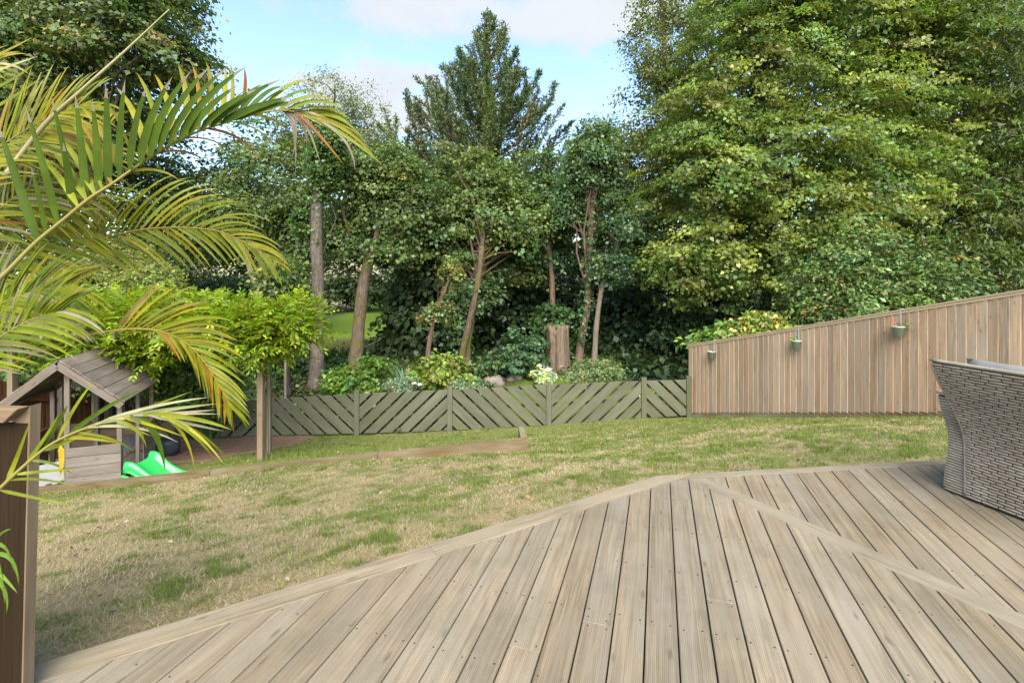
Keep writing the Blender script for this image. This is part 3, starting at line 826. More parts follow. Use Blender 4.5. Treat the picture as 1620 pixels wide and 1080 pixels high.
tree('dark_slender_tree', 'short dark slender trunk standing behind the pergola post', [(455, 622, 13.8), (454, 580, 13.8), (452, 520, 13.8), (448, 455, 13.8)], .11, .07,
     [(445, 440, 13.8, 30, 26, .7)], 30, 40, .3, .5, .15, .8, GREENS['mid'], M_BARKD, nlimb=8, limb_r=.03, group=GT)
tree('pale_leaning_trunk_tree', 'thin pale trunk leaning left above the bright climber', [(412, 500, 18), (407, 470, 18), (398, 435, 18), (385, 390, 18), (372, 340, 18)], .13, .06,
     [(365, 340, 18, 50, 40, 1.2)], 90, 42, .4, .5, .17, .8, GREENS['mid'], M_BARKP, nlimb=12, group=GT)

# ------------------------------------------------------------------ shrubs under the trees
GS = 'shrubs and bushes behind the fences'
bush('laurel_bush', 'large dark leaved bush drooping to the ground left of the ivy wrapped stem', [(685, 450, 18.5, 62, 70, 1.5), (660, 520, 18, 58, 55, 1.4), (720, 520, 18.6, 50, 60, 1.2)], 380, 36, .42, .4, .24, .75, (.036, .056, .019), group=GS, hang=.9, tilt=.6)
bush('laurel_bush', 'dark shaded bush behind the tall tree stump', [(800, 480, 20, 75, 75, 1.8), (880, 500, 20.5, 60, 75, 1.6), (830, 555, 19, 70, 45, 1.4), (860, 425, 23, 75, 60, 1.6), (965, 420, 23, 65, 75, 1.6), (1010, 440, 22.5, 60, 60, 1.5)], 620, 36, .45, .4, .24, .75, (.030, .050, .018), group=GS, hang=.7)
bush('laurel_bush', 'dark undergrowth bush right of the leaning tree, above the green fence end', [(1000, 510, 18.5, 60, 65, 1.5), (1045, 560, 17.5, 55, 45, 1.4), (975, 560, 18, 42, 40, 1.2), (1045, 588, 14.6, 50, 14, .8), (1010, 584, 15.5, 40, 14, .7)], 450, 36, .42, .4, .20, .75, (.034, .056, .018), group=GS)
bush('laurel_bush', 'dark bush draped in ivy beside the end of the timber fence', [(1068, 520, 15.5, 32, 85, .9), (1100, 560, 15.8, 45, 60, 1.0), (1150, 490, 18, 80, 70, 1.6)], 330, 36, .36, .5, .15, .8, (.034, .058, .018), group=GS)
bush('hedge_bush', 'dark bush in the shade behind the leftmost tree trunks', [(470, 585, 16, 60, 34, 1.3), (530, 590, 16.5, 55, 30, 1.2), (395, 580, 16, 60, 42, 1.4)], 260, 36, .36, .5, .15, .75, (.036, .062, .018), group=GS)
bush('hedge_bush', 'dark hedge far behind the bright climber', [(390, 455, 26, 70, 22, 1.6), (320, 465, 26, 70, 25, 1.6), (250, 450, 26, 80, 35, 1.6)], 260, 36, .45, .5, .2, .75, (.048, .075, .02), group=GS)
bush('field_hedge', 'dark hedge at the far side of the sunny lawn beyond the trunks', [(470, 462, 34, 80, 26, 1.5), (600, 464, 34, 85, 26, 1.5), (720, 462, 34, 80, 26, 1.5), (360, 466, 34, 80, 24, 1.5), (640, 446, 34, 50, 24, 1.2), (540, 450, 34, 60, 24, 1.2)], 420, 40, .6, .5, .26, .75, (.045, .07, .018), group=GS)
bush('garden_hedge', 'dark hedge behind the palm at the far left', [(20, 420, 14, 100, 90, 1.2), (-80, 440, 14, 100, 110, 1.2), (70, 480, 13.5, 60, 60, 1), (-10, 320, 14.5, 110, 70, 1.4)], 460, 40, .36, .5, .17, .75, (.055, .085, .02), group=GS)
bush('leafy_shrub', 'bright green leafy shrub at the foot of the forked tree', [(545, 600, 13.6, 40, 20, .5), (590, 592, 13.6, 26, 28, .45), (575, 612, 13.4, 50, 16, .5)], 110, 34, .17, .6, .12, .7, (.11, .18, .03), alt=(.17, .24, .04), palt=.2, group=GS, cat='plant')
bush('leafy_shrub', 'yellow green leafy shrub in the border below the reddish sapling', [(700, 585, 13.4, 36, 26, .5), (720, 602, 13.2, 40, 16, .5), (672, 600, 13.4, 26, 18, .4)], 120, 34, .16, .6, .12, .7, (.15, .19, .03), alt=(.22, .22, .05), palt=.2, group=GS, cat='plant')
bush('leafy_shrub', 'rounded blue green shrub left of the tree stump', [(825, 556, 15, 36, 32, .6), (805, 572, 14.8, 24, 20, .5), (846, 572, 14.9, 20, 20, .4)], 120, 34, .2, .5, .13, .75, (.060, .105, .045), group=GS, cat='plant')
bush('leafy_shrub', 'small dark green shrub behind the ivy stem', [(765, 590, 15, 24, 18, .4), (742, 596, 14.6, 18, 14, .3)], 50, 32, .16, .5, .12, .7, (.055, .095, .025), group=GS, cat='plant')
bush('silver_plant', 'low silvery grey green plant beside the white roses', [(635, 608, 12.6, 26, 12, .35), (740, 608, 12.8, 26, 10, .35)], 60, 36, .13, .6, .07, .5, (.19, .24, .15), group=GS, cat='plant')
bush('feathery_shrub', 'feathery sage green shrub right of the stump', [(925, 592, 13.4, 34, 16, .5), (960, 592, 13.4, 26, 15, .45), (945, 582, 13.5, 30, 12, .4)], 120, 40, .13, .9, .09, .4, (.15, .19, .075), alt=(.2, .23, .09), palt=.2, group=GS, cat='plant', hang=-.6)
bush('variegated_hosta', 'small pale variegated plant in front of the stump', [(862, 594, 13.2, 15, 8, .25)], 16, 22, .13, .6, .16, .6, (.30, .36, .16), alt=(.5, .5, .36), palt=.4, group=GS, cat='plant')
bush('fatsia_plant', 'glossy palmate leaved shrub peeping over the left end of the timber fence', [(1125, 535, 12.4, 32, 14, .5), (1160, 527, 12.4, 30, 18, .5)], 60, 16, .22, .5, .24, .5, (.10, .17, .035), M_LEAFGLOSS, group=GS, cat='plant')
bush('yellow_shrub', 'yellow tinged shrub above the timber fence between the first two pots', [(1200, 515, 12.0, 42, 20, .6), (1230, 513, 11.8, 32, 16, .5), (1185, 528, 12, 40, 16, .5)], 130, 34, .17, .6, .13, .5, (.15, .20, .035), M_LEAFGLOSS, alt=(.42, .33, .07), palt=.3, group=GS)
bush('camellia_bush', 'large rounded evergreen bush with orange tinged leaves above the fence', [(1390, 430, 11.8, 105, 62, 1.4), (1300, 450, 11.6, 62, 55, 1.1), (1465, 465, 11.2, 62, 52, 1.1), (1380, 490, 11.2, 120, 45, 1.2), (1280, 500, 11.6, 48, 36, .8), (1340, 400, 12, 60, 40, 1.0)], 900, 34, .2, .5, .105, .5, (.085, .125, .030), M_LEAFGLOSS, alt=(.36, .22, .05), palt=.035, group=GS)
bush('hazel_bush', 'loose yellow green bush behind the climber, left of the pale trunk', [(190, 425, 13, 75, 36, 1.0), (130, 440, 13, 60, 36, 1.0), (240, 445, 12.8, 45, 26, .8)], 260, 36, .24, .5, .10, .6, (.17, .19, .045), alt=(.26, .22, .07), palt=.15, group=GS)
bush('garden_hedge', 'green leafy hedge hanging down behind the playhouse roof', [(260, 560, 9.9, 95, 50, .6), (160, 560, 10, 90, 60, .6), (50, 560, 10, 90, 60, .6), (290, 610, 10.1, 55, 40, .5), (345, 600, 10.6, 50, 50, .5)], 420, 36, .2, .5, .11, .6, (.075, .125, .025), alt=(.16, .19, .05), palt=.12, group=GS)

def blades_plant(name, label, c, n, r, h, w, colr, lean=.5, cat='plant'):
    c = np.array(c, float); c[2] = g1(c[0], c[1])
    root = empty(name, c, label, cat, GS)
    V = []; Fc = []
    for i in range(n):
        a = rng.random() * 6.283; rr = r * math.sqrt(rng.random())
        b = c + np.array([math.cos(a) * rr, math.sin(a) * rr, -.02])
        d = np.array([math.cos(a + rng.normal(0, .6)), math.sin(a + rng.normal(0, .6)), 0]) * lean * (.3 + rng.random())
        hh = h * (.6 + .5 * rng.random()); s = np.array([-math.sin(a), math.cos(a), 0]) * w / 2
        o = len(V)
        for t in (0, .35, .7, 1):
            p = b + d * hh * t * t + np.array([0, 0, hh * (t - .28 * lean * t ** 3)])
            k = (1 - t ** 2)
            V += [p - s * k, p + s * k]
        Fc += [(o + 2 * j, o + 2 * j + 1, o + 2 * j + 3, o + 2 * j + 2) for j in range(3)]
    Fq = np.array(Fc); cl = np.arange(len(Fq)) // 3
    link('foliage', mesh('foliage', np.array(V), Fq, M_LEAFGLOSS, fcol=palette(len(Fq), cl, colr, lv=.05)), root)
blades_plant('iris_clump', 'dark green clump of strap leaves between the bright shrubs', P(640, 605, 13.8), 240, .62, .85, .05, (.045, .095, .03))
blades_plant('iris_clump', 'dark strap leaved clump behind the left part of the green fence', P(335, 640, 11.9), 200, .8, .95, .05, (.055, .10, .03))
blades_plant('fern', 'bright green fern clump behind the right end of the green fence', P(1017, 600, 12.6), 160, .28, .5, .06, (.11, .21, .03), .9)

def roses():
    p = P(657, 607, 12.4)
    p[2] = g1(p[0], p[1]); root = empty('rose_bush', p, 'white roses blooming just above the green fence', 'plant', GS)
    mb = MB(); st = MB()
    for (px, py) in ((655, 607), (664, 609)):
        c = P(px, py, 12.4)
        for k in range(16):
            a = k * 2.4; r = .05 * math.sqrt((k + 1) / 16)
            cc = c + np.array([math.cos(a) * r, math.sin(a) * r, .035 * (1 - k / 16)])
            mb.lathe([(.001, -.02), (.026, -.005), (.03, .012), (.024, .02)], cc, 7)
        st.tube([p, (p + c) / 2 + np.array([.05, 0, .1]), c], .012, 5)
    mb.build('bloom', plain('white_rose_petal', (0.5, .48, .41), .6, trans=.2), root, None, True); st.build('stem', M_BARKD, root)
roses()

def stump():
    b = P(882, 585, 15.6); b[2] = g1(b[0], b[1]) - .1
    root = empty('tree_stump', b, 'tall broken tree stump with split jagged top', 'stump')
    n = 40; rings = 12; hgt = P(882, 510, 15.6)[2] - b[2]
    V = []; Fc = []
    for j in range(rings + 1):
        t = j / rings
        for i in range(n):
            a = 2 * math.pi * i / n
            split = math.exp(-((a - 4.35) / .16) ** 2)
            r = (.33 + .10 * (1 - t) ** 3 + .03 * math.sin(5 * a + 1) + .02 * math.sin(11 * a + 3 * t)) * (1 - .35 * split)
            top = 1 - .30 * split - .07 * float(vnoise(np.array([a * 1.9]), np.array([.5]), 9)[0]) - .05 * float(vnoise(np.array([a * 6.]), np.array([.5]), 4)[0])
            z = hgt * t * (top if t > .8 else 1 - (1 - top) * t)
            V.append(b + np.array([r * math.cos(a), r * math.sin(a), z]))
    for j in range(rings):
        for i in range(n): Fc.append((j * n + i, j * n + (i + 1) % n, (j + 1) * n + (i + 1) % n, (j + 1) * n + i))
    o = len(V); e = rings * n
    for i in range(n):
        p = V[e + i]; q = b + (p - b) * np.array([.62, .62, 1]); q[2] -= .12 + .1 * rng.random(); V.append(q)
    for i in range(n): Fc.append((e + i, e + (i + 1) % n, o + (i + 1) % n, o + i))
    V.append(b + np.array([0, 0, hgt * .7])); c = len(V) - 1
    for i in range(n): Fc.append((o + i, o + (i + 1) % n, c))
    me = mesh('trunk', V, Fc, M_STUMP, True); link('trunk', me, root)
    ivyp = []
    C, O = clumps([(b[0] - .1, b[1] + .3, b[2] + hgt + .25, .75, .5, .35)], 60, .3)
    bush('ivy_bush', 'dark green leafy growth spilling behind the top of the stump', [(b[0] - .1, b[1] + .75, b[2] + hgt + .1, .8, .45, .55), (b[0], b[1] + .8, b[2] + .9, .6, .35, .8)], 110, 36, .22, .5, .14, .7, (.05, .09, .025), group=GS, metres=True)
stump()

def rocks():
    m = plain('pale_rock', (.22, .18, .14), .9, c2=(.14, .12, .10), scale=6, bump=.6)
    for (px, py, Y, r, lb) in ((784, 583, 14.6, .26, 'pale rounded rock at the edge of the lawn patch left of the blue green shrub'), (812, 582, 14.8, .2, 'brown rock beside the larger pale rock under the blue green shrub')):
        c = P(px, py, Y); c[2] = g1(c[0], c[1]) + r * .15
        V = []; Fc = []; n = 14; k = 8; ph = rng.random(4) * 6
        for j in range(k + 1):
            th = math.pi * j / k
            for i in range(n):
                a = 2 * math.pi * i / n
                rr = r * (1 + .15 * math.sin(3 * a + ph[0]) * math.sin(th) + .12 * math.sin(4 * th + ph[1] + a))
                V.append((c[0] + 1.3 * rr * math.sin(th) * math.cos(a), c[1] + rr * math.sin(th) * math.sin(a), c[2] + .75 * rr * math.cos(th)))
        for j in range(k):
            for i in range(n): Fc.append((j * n + i, (j + 1) * n + i, (j + 1) * n + (i + 1) % n, j * n + (i + 1) % n))
        tag(link('rock', mesh('rock', V, Fc, m, True)), lb, 'rock')
rocks()

def ground_cover():
    k = 2600
    x = rng.uniform(-10, 10, k); y = rng.uniform(11.75, 18.5, k)
    inpatch = (x > -.5) & (x < 4.0) & (y < 15.0)
    okk = ~inpatch & (((x - 4.265) * .886 + (y - 11.5) * .464 > .25) | (x < 4.2))
    x, y = x[okk], y[okk]
    C = np.c_[x, y, G(x, y) + .07]; O = unit(np.c_[rng.normal(size=(len(x), 2)) * .4, np.ones(len(x))])
    me = crown_mesh('ground_cover', C, O, 16, .3, .22, .11, .75, (.042, .070, .018), M_LEAFGLOSS, alt=(.09, .12, .03), palt=.15, tilt=0)
    tag(link('ground_cover', me), 'low dark leafy ground cover under the trees', kind='stuff')
ground_cover()

# pale rail fence far beyond the trees
def far_fence():
    root = empty('rail_fence', P(640, 480, 36), 'pale post and rail fence far beyond the trees', 'fence')
    m = plain('pale_far_wood', (.28, .24, .17))
    xs = np.linspace(-9.5, -5.5, 4)
    for x in xs:
        z = g1(x, 36); beam('post', (x, 36, z - .2), (x, 36, z + 1.5), .14, .14, m, root)
    for k in range(3):
        for a, b in zip(xs[:-1], xs[1:]):
            za, zb = g1(a, 36) + .5 + .42 * k, g1(b, 36) + .5 + .42 * k
            beam('rail', (a, 35.9, za), (b, 35.9, zb), .13, .05, m, root, (0, 0, 1))
far_fence()

# ------------------------------------------------------------------ deck
TH_L, TH_R, TH_B, TH_D = R(59.3), R(82.6), R(17.1), R(-30.2)
def dirv(t): return np.array([math.sin(t), math.cos(t)])
CORN = np.array([1.19, 3.942])
eL, eR, bD, dD = dirv(TH_L), dirv(TH_R), dirv(TH_B), dirv(TH_D)
nL = np.array([-eL[1], eL[0]]); nR = np.array([-eR[1], eR[0]])     # outward normals of the two edges
TL, TR = .137, .092
pB = np.array([bD[1], -bD[0]])
nDg = np.array([dD[1], -dD[0]])                                    # to the right of the diagonal board
DLO = np.array([1.434, 3.88])
PITCH, GAP = .1455, .0068
deck = empty('deck', (CORN[0], CORN[1], 0), 'weathered timber deck of long boards with a diagonal joint board', 'deck')
BIG = [(-3.4, -.6), (5.6, -.6), (5.6, 6), (-3.4, 6)]
dL, dR = float(nL @ CORN), float(nR @ CORN)
def deck_piece(name, poly, ax, mat, z=0, t=.028):
    if len(poly) < 3 or abs(area(poly)) < 2e-3: return
    ax = np.array(ax); ay = np.array([-ax[1], ax[0]])
    c = np.mean(np.array(poly), 0)
    lp = [(float((np.array(q) - c) @ ax), float((np.array(q) - c) @ ay)) for q in poly]
    # drop near-duplicate corners
    lp = [q for i, q in enumerate(lp) if math.hypot(q[0] - lp[i - 1][0], q[1] - lp[i - 1][1]) > .002]
    if len(lp) < 3: return
    M = frame((c[0], c[1], z - t + rng.normal(0, .0006)), (ax[0], ax[1], rng.normal(0, .0006)), (ay[0], ay[1], rng.normal(0, .002)))
    plank(name, lp, t, mat, deck, M, .0028)

inner = clip(clip(BIG, nL, dL - TL - .003), nR, dR - TR - .003)
lo = float(nDg @ DLO); DW = .136
near = clip(inner, nDg, lo - .003); farp = clip(inner, -nDg, -(lo + DW + .003))
deck_piece('deck_board', clip(clip(inner, nDg, lo + DW), -nDg, -lo), dD, M_TRIM)
scr = MB()
phase = .230
for reg, poly in (('a', near), ('b', farp)):
    s = [float(pB @ np.array(q)) for q in poly]
    k0, k1 = math.floor((min(s) - phase) / PITCH), math.ceil((max(s) - phase) / PITCH)
    for k in range(k0, k1):
        a, b = phase + k * PITCH + GAP / 2, phase + (k + 1) * PITCH - GAP / 2
        strip = clip(clip(poly, pB, b), -pB, -a)
        if len(strip) < 3: continue
        ls = [float(bD @ np.array(q)) for q in strip]; l0, l1 = min(ls), max(ls)
        cuts = []
        if l1 - l0 > 2.2 and reg == 'a':
            cuts = [l0 + (l1 - l0) * random.choice((.33, .45, .52, .6, .68))]
            if random.random() < .3: cuts = []
        edges = [l0 - 1] + cuts + [l1 + 1]
        for e0, e1 in zip(edges[:-1], edges[1:]):
            pc = clip(clip(strip, bD, e1 - .0012), -bD, -(e0 + .0012))
            deck_piece('deck_board', pc, bD, M_DECK)
        for l in list(np.arange(math.floor(l0 / .45) * .45 + .12, l1, .45)) + [c + o for c in cuts for o in (-.025, .025)]:
            for off in (.022, PITCH - GAP - .022):
                q = bD * (l + rng.normal(0, .006)) + pB * (a + off + rng.normal(0, .004))
                inside = clip([tuple(q + d) for d in ((-.01, -.01), (.01, -.01), (.01, .01), (-.01, .01))], np.array([0., 1.]), 99)
                ok = all(abs(area(clip([(q[0] - .01, q[1] - .01), (q[0] + .01, q[1] - .01), (q[0] + .01, q[1] + .01), (q[0] - .01, q[1] + .01)], nn, dd))) > 3.9e-4
                         for nn, dd in ((nL, dL - TL - .01), (nR, dR - TR - .01), (nDg if reg == 'a' else -nDg, lo - .012 if reg == 'a' else -(lo + DW + .012))))
                if ok and q[1] > .3:
                    scr.lathe([(.0042, -.002), (.0042, .0012), (.0001, .0006)], (q[0], q[1], 0), 6)
so = scr.build('screw', M_SCREW, deck); so['kind'] = 'stuff'
# edge trims in lengths
tl = clip(clip(clip(BIG, nL, dL), -nL, -(dL - TL)), nR, dR)
for e0, e1 in ((-9, -3.30), (-3.298, -1.62), (-1.618, 9)):
    c0 = float(eL @ CORN)
    deck_piece('edge_board', clip(clip(tl, eL, c0 + e1 * .6 if e1 < 5 else 9), -eL, -(c0 + e0 * .6)) , eL, M_TRIM)
tr = clip(clip(clip(BIG, nR, dR), -nR, -(dR - TR)), nL, dL - TL - .002)
for e0, e1 in ((-1, 2.2), (2.203, 9)):
    c0 = float(eR @ CORN)
    deck_piece('edge_board', clip(clip(tr, eR, c0 + e1), -eR, -(c0 + e0)), eR, M_TRIM)
# fascia under the edges and the bearers below
for e, n_, a, b in ((eL, nL, -4.9, 0), (eR, nR, 0, 4.4)):
    p0, p1 = CORN + e * a - n_ * .022, CORN + e * b - n_ * .022
    beam('fascia_board', (p0[0], p0[1], -.105), (p1[0], p1[1], -.105), .15, .025, M_TRIM, deck, (0, 0, 1))
for k in range(9):
    q = bD * (.2 + .45 * k)
    a, b = q - pB * 3.0, q + pB * 4.2
    seg = clip(clip([tuple(a - bD * .02), tuple(b - bD * .02), tuple(b + bD * .02), tuple(a + bD * .02)], nL, dL - .06), nR, dR - .06)
    if len(seg) > 2:
        c = np.mean(np.array(seg), 0); lp = [(float((np.array(v) - c) @ pB), float((np.array(v) - c) @ bD)) for v in seg]
        plank('joist', lp, .10, M_BARKD, deck, frame((c[0], c[1], -.132), (*pB, 0), (*bD, 0)))

# ------------------------------------------------------------------ timber fence on the right
FA, FB = np.array([4.265, 11.5]), np.array([6.887, 6.5])
fu = (FB - FA) / np.linalg.norm(FB - FA); fL = np.linalg.norm(FB - FA)
fn = np.array([-.8856, -.4644])
def ftop(s): return -.012 + (1.443 + .012) * s / fL
def fbot(s): return (H - 216 / F * 11.5) + ((H - 215 / F * 6.5) - (H - 216 / F * 11.5)) * s / fL
fence = empty('timber_fence', (FA[0], FA[1], g1(*FA)), 'tall fence of overlapping vertical timber boards with sloping top', 'fence')
BW = .1135; nb = int((fL + 2.6) / BW)
for i in range(nb):
    s0 = i * BW; s1 = s0 + .128
    jb = rng.normal(0, .004)
    z0 = fbot(s0 + BW / 2) + jb
    poly = [(0, 0), (ftop(s0) - z0 - .028, 0), (ftop(s1) - z0 - .028, .128), (0, .128)]
    o = FA + fu * s0 - fn * .002
    tiltv = np.array([fu[0], fu[1]]) + fn * (.021 / .128)          # each board rides over the one before
    M = frame((o[0], o[1], z0), (rng.normal(0, .0012) * fu[0], rng.normal(0, .0012) * fu[1], 1), (tiltv[0], tiltv[1], 0))
    V, Fc = prism(poly[::-1] if area(poly) < 0 else poly, .013, .002)
    ez = Vector((M[0][2], M[1][2], M[2][2]))
    if ez.dot(Vector((fn[0], fn[1], 0))) < 0:
        V = [(x, y, -z) for x, y, z in V]; Fc = [tuple(reversed(f)) for f in Fc]
    link('board', mesh('board', V, Fc, M_FENCE), fence, M)
def fp(s, z, o=0.): q = FA + fu * s + fn * o; return (q[0], q[1], z)
beam('cap_rail', fp(-.03, ftop(-.03) - .006, .006), fp(fL + 2.6, ftop(fL + 2.6) - .006, .006), .065, .03, M_CAP, fence, (fn[0], fn[1], 0))
beam('top_batten', fp(0, ftop(0) - .045, .03), fp(fL + 2.6, ftop(fL + 2.6) - .045, .03), .036, .012, M_CAP, fence, (0, 0, 1))
for a, b in ((0, 2.9), (2.905, 5.7), (5.705, fL + 2.6)):
    beam('gravel_board', fp(a, fbot(a) - .075, .0), fp(b, fbot(b) - .075, .0), .145, .022, M_SLEEPER, fence, (0, 0, 1))
for s in (.05, 2.9, 5.7, 8.1):
    beam('post', fp(s, fbot(s) - .5, -.07), fp(s, ftop(s) - .05, -.07), .09, .09, M_FENCE, fence, (fu[0], fu[1], 0))
for f in (.12, .5, .88):
    beam('rail', fp(0, fbot(0) + (ftop(0) - fbot(0)) * f, -.04), fp(fL + 2.6, fbot(fL + 2.6) + (ftop(fL + 2.6) - fbot(fL + 2.6)) * f, -.04), .075, .04, M_FENCE, fence, (0, 0, 1))

# hanging pots
M_POT = plain('sage_enamel', (.27, .305, .235), .4, c2=(.25, .28, .215))
M_SOIL = plain('pot_soil', (.05, .035, .025), .95, scale=40, bump=.6)
def pot(px, py, s, label, plants):
    c2 = FA + fu * s + fn * .115
    Y = c2[1]; zc = H - (py - HZ) / F * Y
    root = empty('hanging_pot', (c2[0], c2[1], zc), label, 'plant pot', 'pots hung on the timber fence')
    mb = MB(); r = .088
    mb.lathe([(.001, -.085), (r * .74, -.085), (r * .98, .06), (r * 1.1, .062), (r * 1.1, .085), (r * 1.0, .085), (r * .96, .05), (r * .9, .045)], (c2[0], c2[1], zc), 24)
    mb.build('pot', M_POT, root, None, True)
    MB().lathe([(.001, .055), (r * .95, .05)], (c2[0], c2[1], zc), 20).build('soil', M_SOIL, root)
    st = MB()
    zt = ftop(s) + .014
    pts = [(c2 - fn * .085, zc - .02), (c2 - fn * .08, zt - .02), (c2 - fn * .085, zt + .004), (c2 - fn * .16, zt + .004), (c2 - fn * .165, zt - .06)]
    for (a, za), (b, zb) in zip(pts[:-1], pts[1:]):
        st.box(((a[0] + b[0]) / 2, (a[1] + b[1]) / 2, (za + zb) / 2), (.026, max(.006, np.linalg.norm(a - b) + .004), max(.006, abs(za - zb) + .004)), Matrix.Rotation(math.atan2(fu[1], fu[0]), 3, 'Z'))
    st.build('hook', plain('white_metal_hook', (.30, .30, .28), .5), root)
    for (nm, colr, n, sp, hh, size, mt) in plants:
        k = n; cl = np.zeros(k, int)
        p = np.array([c2[0], c2[1], zc + .06]) + rng.normal(size=(k, 3)) * np.array([sp, sp * .5, hh * .4]) + np.array([0, 0, hh * .5])
        if nm == 'leaf_left': p[:, :2] -= fu * .06
        if nm == 'flower': p[:, :2] -= fu * .07
        if nm == 'trailing_leaves': p[:, :2] += fu * .11
        V, Fq = leaf_quads(p, rng.normal(size=(k, 3)) + np.array([0, -.6, .8]), rng.normal(size=(k, 3)), np.full(k, size), np.full(k, size * .6))
        link({'leaf_left': 'leaves', 'flower': 'flowers', 'trailing_leaves': 'trailing_leaves'}.get(nm, nm), mesh(nm, V, Fq, mt, fcol=palette(k, cl, colr)), root)
def s_of_px(px):
    best = min(np.linspace(0, fL, 800), key=lambda s: abs(CX + F * (FA + fu * s)[0] / (FA + fu * s)[1] - px)); return best
pot(1127, 561, s_of_px(1131), 'small sage green pot with bare soil hung nearest the green fence', [('dry_stalks', (.12, .08, .04), 14, .05, .05, .05, M_LEAF)])
pot(1262, 545, s_of_px(1265), 'small sage green pot holding a little green plant, middle one on the timber fence', [('leaf_left', (.16, .30, .03), 40, .03, .05, .045, M_BRIGHT)])
pot(1424, 524, s_of_px(1427), 'small sage green pot with red flowers and trailing leaves on the timber fence', [('flower', (.42, .05, .08), 12, .02, .10, .028, M_LEAF), ('trailing_leaves', (.16, .17, .06), 46, .035, .11, .035, M_LEAF), ('dry_stalks', (.12, .07, .04), 18, .03, .05, .04, M_LEAF)])

# ------------------------------------------------------------------ low green fence with herringbone slats
GY = 11.4
posts_px = [(142, 640, 700), (283, 634, 694), (424, 626, 690), (565, 617, 687), (712, 611, 682), (868, 603, 674), (1018, 597, 663), (1089, 595, 658)]
gf = empty('herringbone_fence', (-1.5, GY, -2.05), 'low sage green fence of diagonal slats in herringbone bays', 'fence')
pw = .115
PX = [P(px, yb, GY) for px, yt, yb in posts_px]; PT = [H - (yt - HZ) / F * GY for px, yt, yb in posts_px]
for k, (b, zt) in enumerate(zip(PX, PT)):
    if k >= 1:
        p = beam('post', (b[0], GY, b[2] - .3), (b[0], GY, zt), pw, pw, M_GREEN, gf, (1, 0, 0), .008)
for k in range(len(PX) - 1):
    x0, x1 = PX[k][0] + pw / 2 + .004, PX[k + 1][0] - pw / 2 - .004
    zb0, zb1 = PX[k][2] + .03, PX[k + 1][2] + .03; zt0, zt1 = PT[k] - .075, PT[k + 1] - .075
    # bay outline in (x, z)
    bay = [(x0, zb0), (x1, zb1), (x1, zt1), (x0, zt0)]
    sgn = -1 if k % 2 == 0 else 1                    # '\' or '/'
    sgn = {0: -1, 1: 1, 2: -1, 3: 1, 4: -1, 5: 1, 6: -1}[k]
    a = np.array([math.cos(R(44)), sgn * math.sin(R(44))]); nrm = np.array([-a[1], a[0]])
    sw, sp = .205, .254
    pr = [float(nrm @ np.array(q)) for q in bay]
    off = min(pr) + rng.uniform(-.2, 0)
    while off < max(pr):
        pc = clip(clip(bay, nrm, off + sw), -nrm, -off)
        off += sp
        if len(pc) < 3 or abs(area(pc)) < .004: continue
        c = np.mean(np.array(pc), 0)
        lp = [(float((np.array(q) - c) @ a), float((np.array(q) - c) @ nrm)) for q in pc]
        M = frame((c[0], GY - .012 + rng.normal(0, .002), c[1]), (a[0], 0, a[1]), (nrm[0], 0, nrm[1]))
        V, Fc = prism(lp, .02, .003)
        link('slat', mesh('slat', V, Fc, M_GREEN), gf, M)
    for f in (.06, .5, .94):
        za, zb_ = zb0 + (zt0 - zb0) * f, zb1 + (zt1 - zb1) * f
        beam('rail', (x0, GY + .03, za), (x1, GY + .03, zb_), .07, .035, M_GREENDK, gf, (0, 0, 1))

# ------------------------------------------------------------------ sleeper edging
se = empty('sleeper_edging', (SL_A[0], SL_A[1], -1.2), 'long low timber sleeper edging between lawn and lower terrace', 'edging')
sd = unit(SL_B - SL_A); sn = np.array([sd[1], -sd[0]])
if sn[1] < 0: sn = -sn
SLL = float(np.linalg.norm(SL_B - SL_A))
def slp(s, o, z): q = SL_A + sd * s + sn * o; return (q[0], q[1], z)
cuts = [0, 2.42, 4.85, SLL + .35]
for a, b in zip(cuts[:-1], cuts[1:]):
    za, zb_ = -1.046 - .33 * a / SLL, -1.046 - .33 * b / SLL
    beam('sleeper', slp(a + .004, .05, za - .115), slp(b - .004, .05, zb_ - .115), .23, .10, M_SLEEPER, se, (0, 0, 1), .006)
e = slp(.055, .104, 0)
beam('sleeper', (e[0], e[1], -1.163), (e[0] - .03, e[1] + .56, -1.163), .23, .115, M_SLEEPER, se, (0, 0, 1), .006)

# ------------------------------------------------------------------ paving on the lower terrace
pav = empty('paving', (-6, 9.6, g1(-6, 9.6)), None, None, None, 'structure')
M_PAVER = plain('reddish_paver', (.15, .088, .058), .85, c2=(.105, .066, .044), scale=5, bump=.3)
pme = mesh('brick', *prism(rect(.205, .10), .05, .006), M_PAVER)
cnt = 0
e1p = np.array([.86, .51]); e2p = np.array([-.51, .86])
for i in range(-22, 22):
    for j in range(-24, 24):
        q = np.array([-6.3, 9.7]) + e1p * (i * .21 + (j % 2) * .105) + e2p * j * .105
        pxq = CX + F * q[0] / q[1]
        if not (8.75 < q[1] < 11.25 and 244 < pxq and q[0] < -4.72 - .42 * (11.25 - q[1])) : continue
        z = g1(q[0], q[1]); zx = g1(q[0] + .1, q[1]); zy = g1(q[0], q[1] + .1)
        ez = unit(np.array([-(zx - z) / .1, -(zy - z) / .1, 1.0]))
        M = frame((q[0], q[1], z + .022 + rng.normal(0, .003)), (*e1p, -(e1p @ ez[:2]) / ez[2]), (*e2p, -(e2p @ ez[:2]) / ez[2]))
        M = M @ Matrix.Translation((0, 0, -.05))
        if cnt < 300:
            link('brick', pme, pav, M); cnt += 1

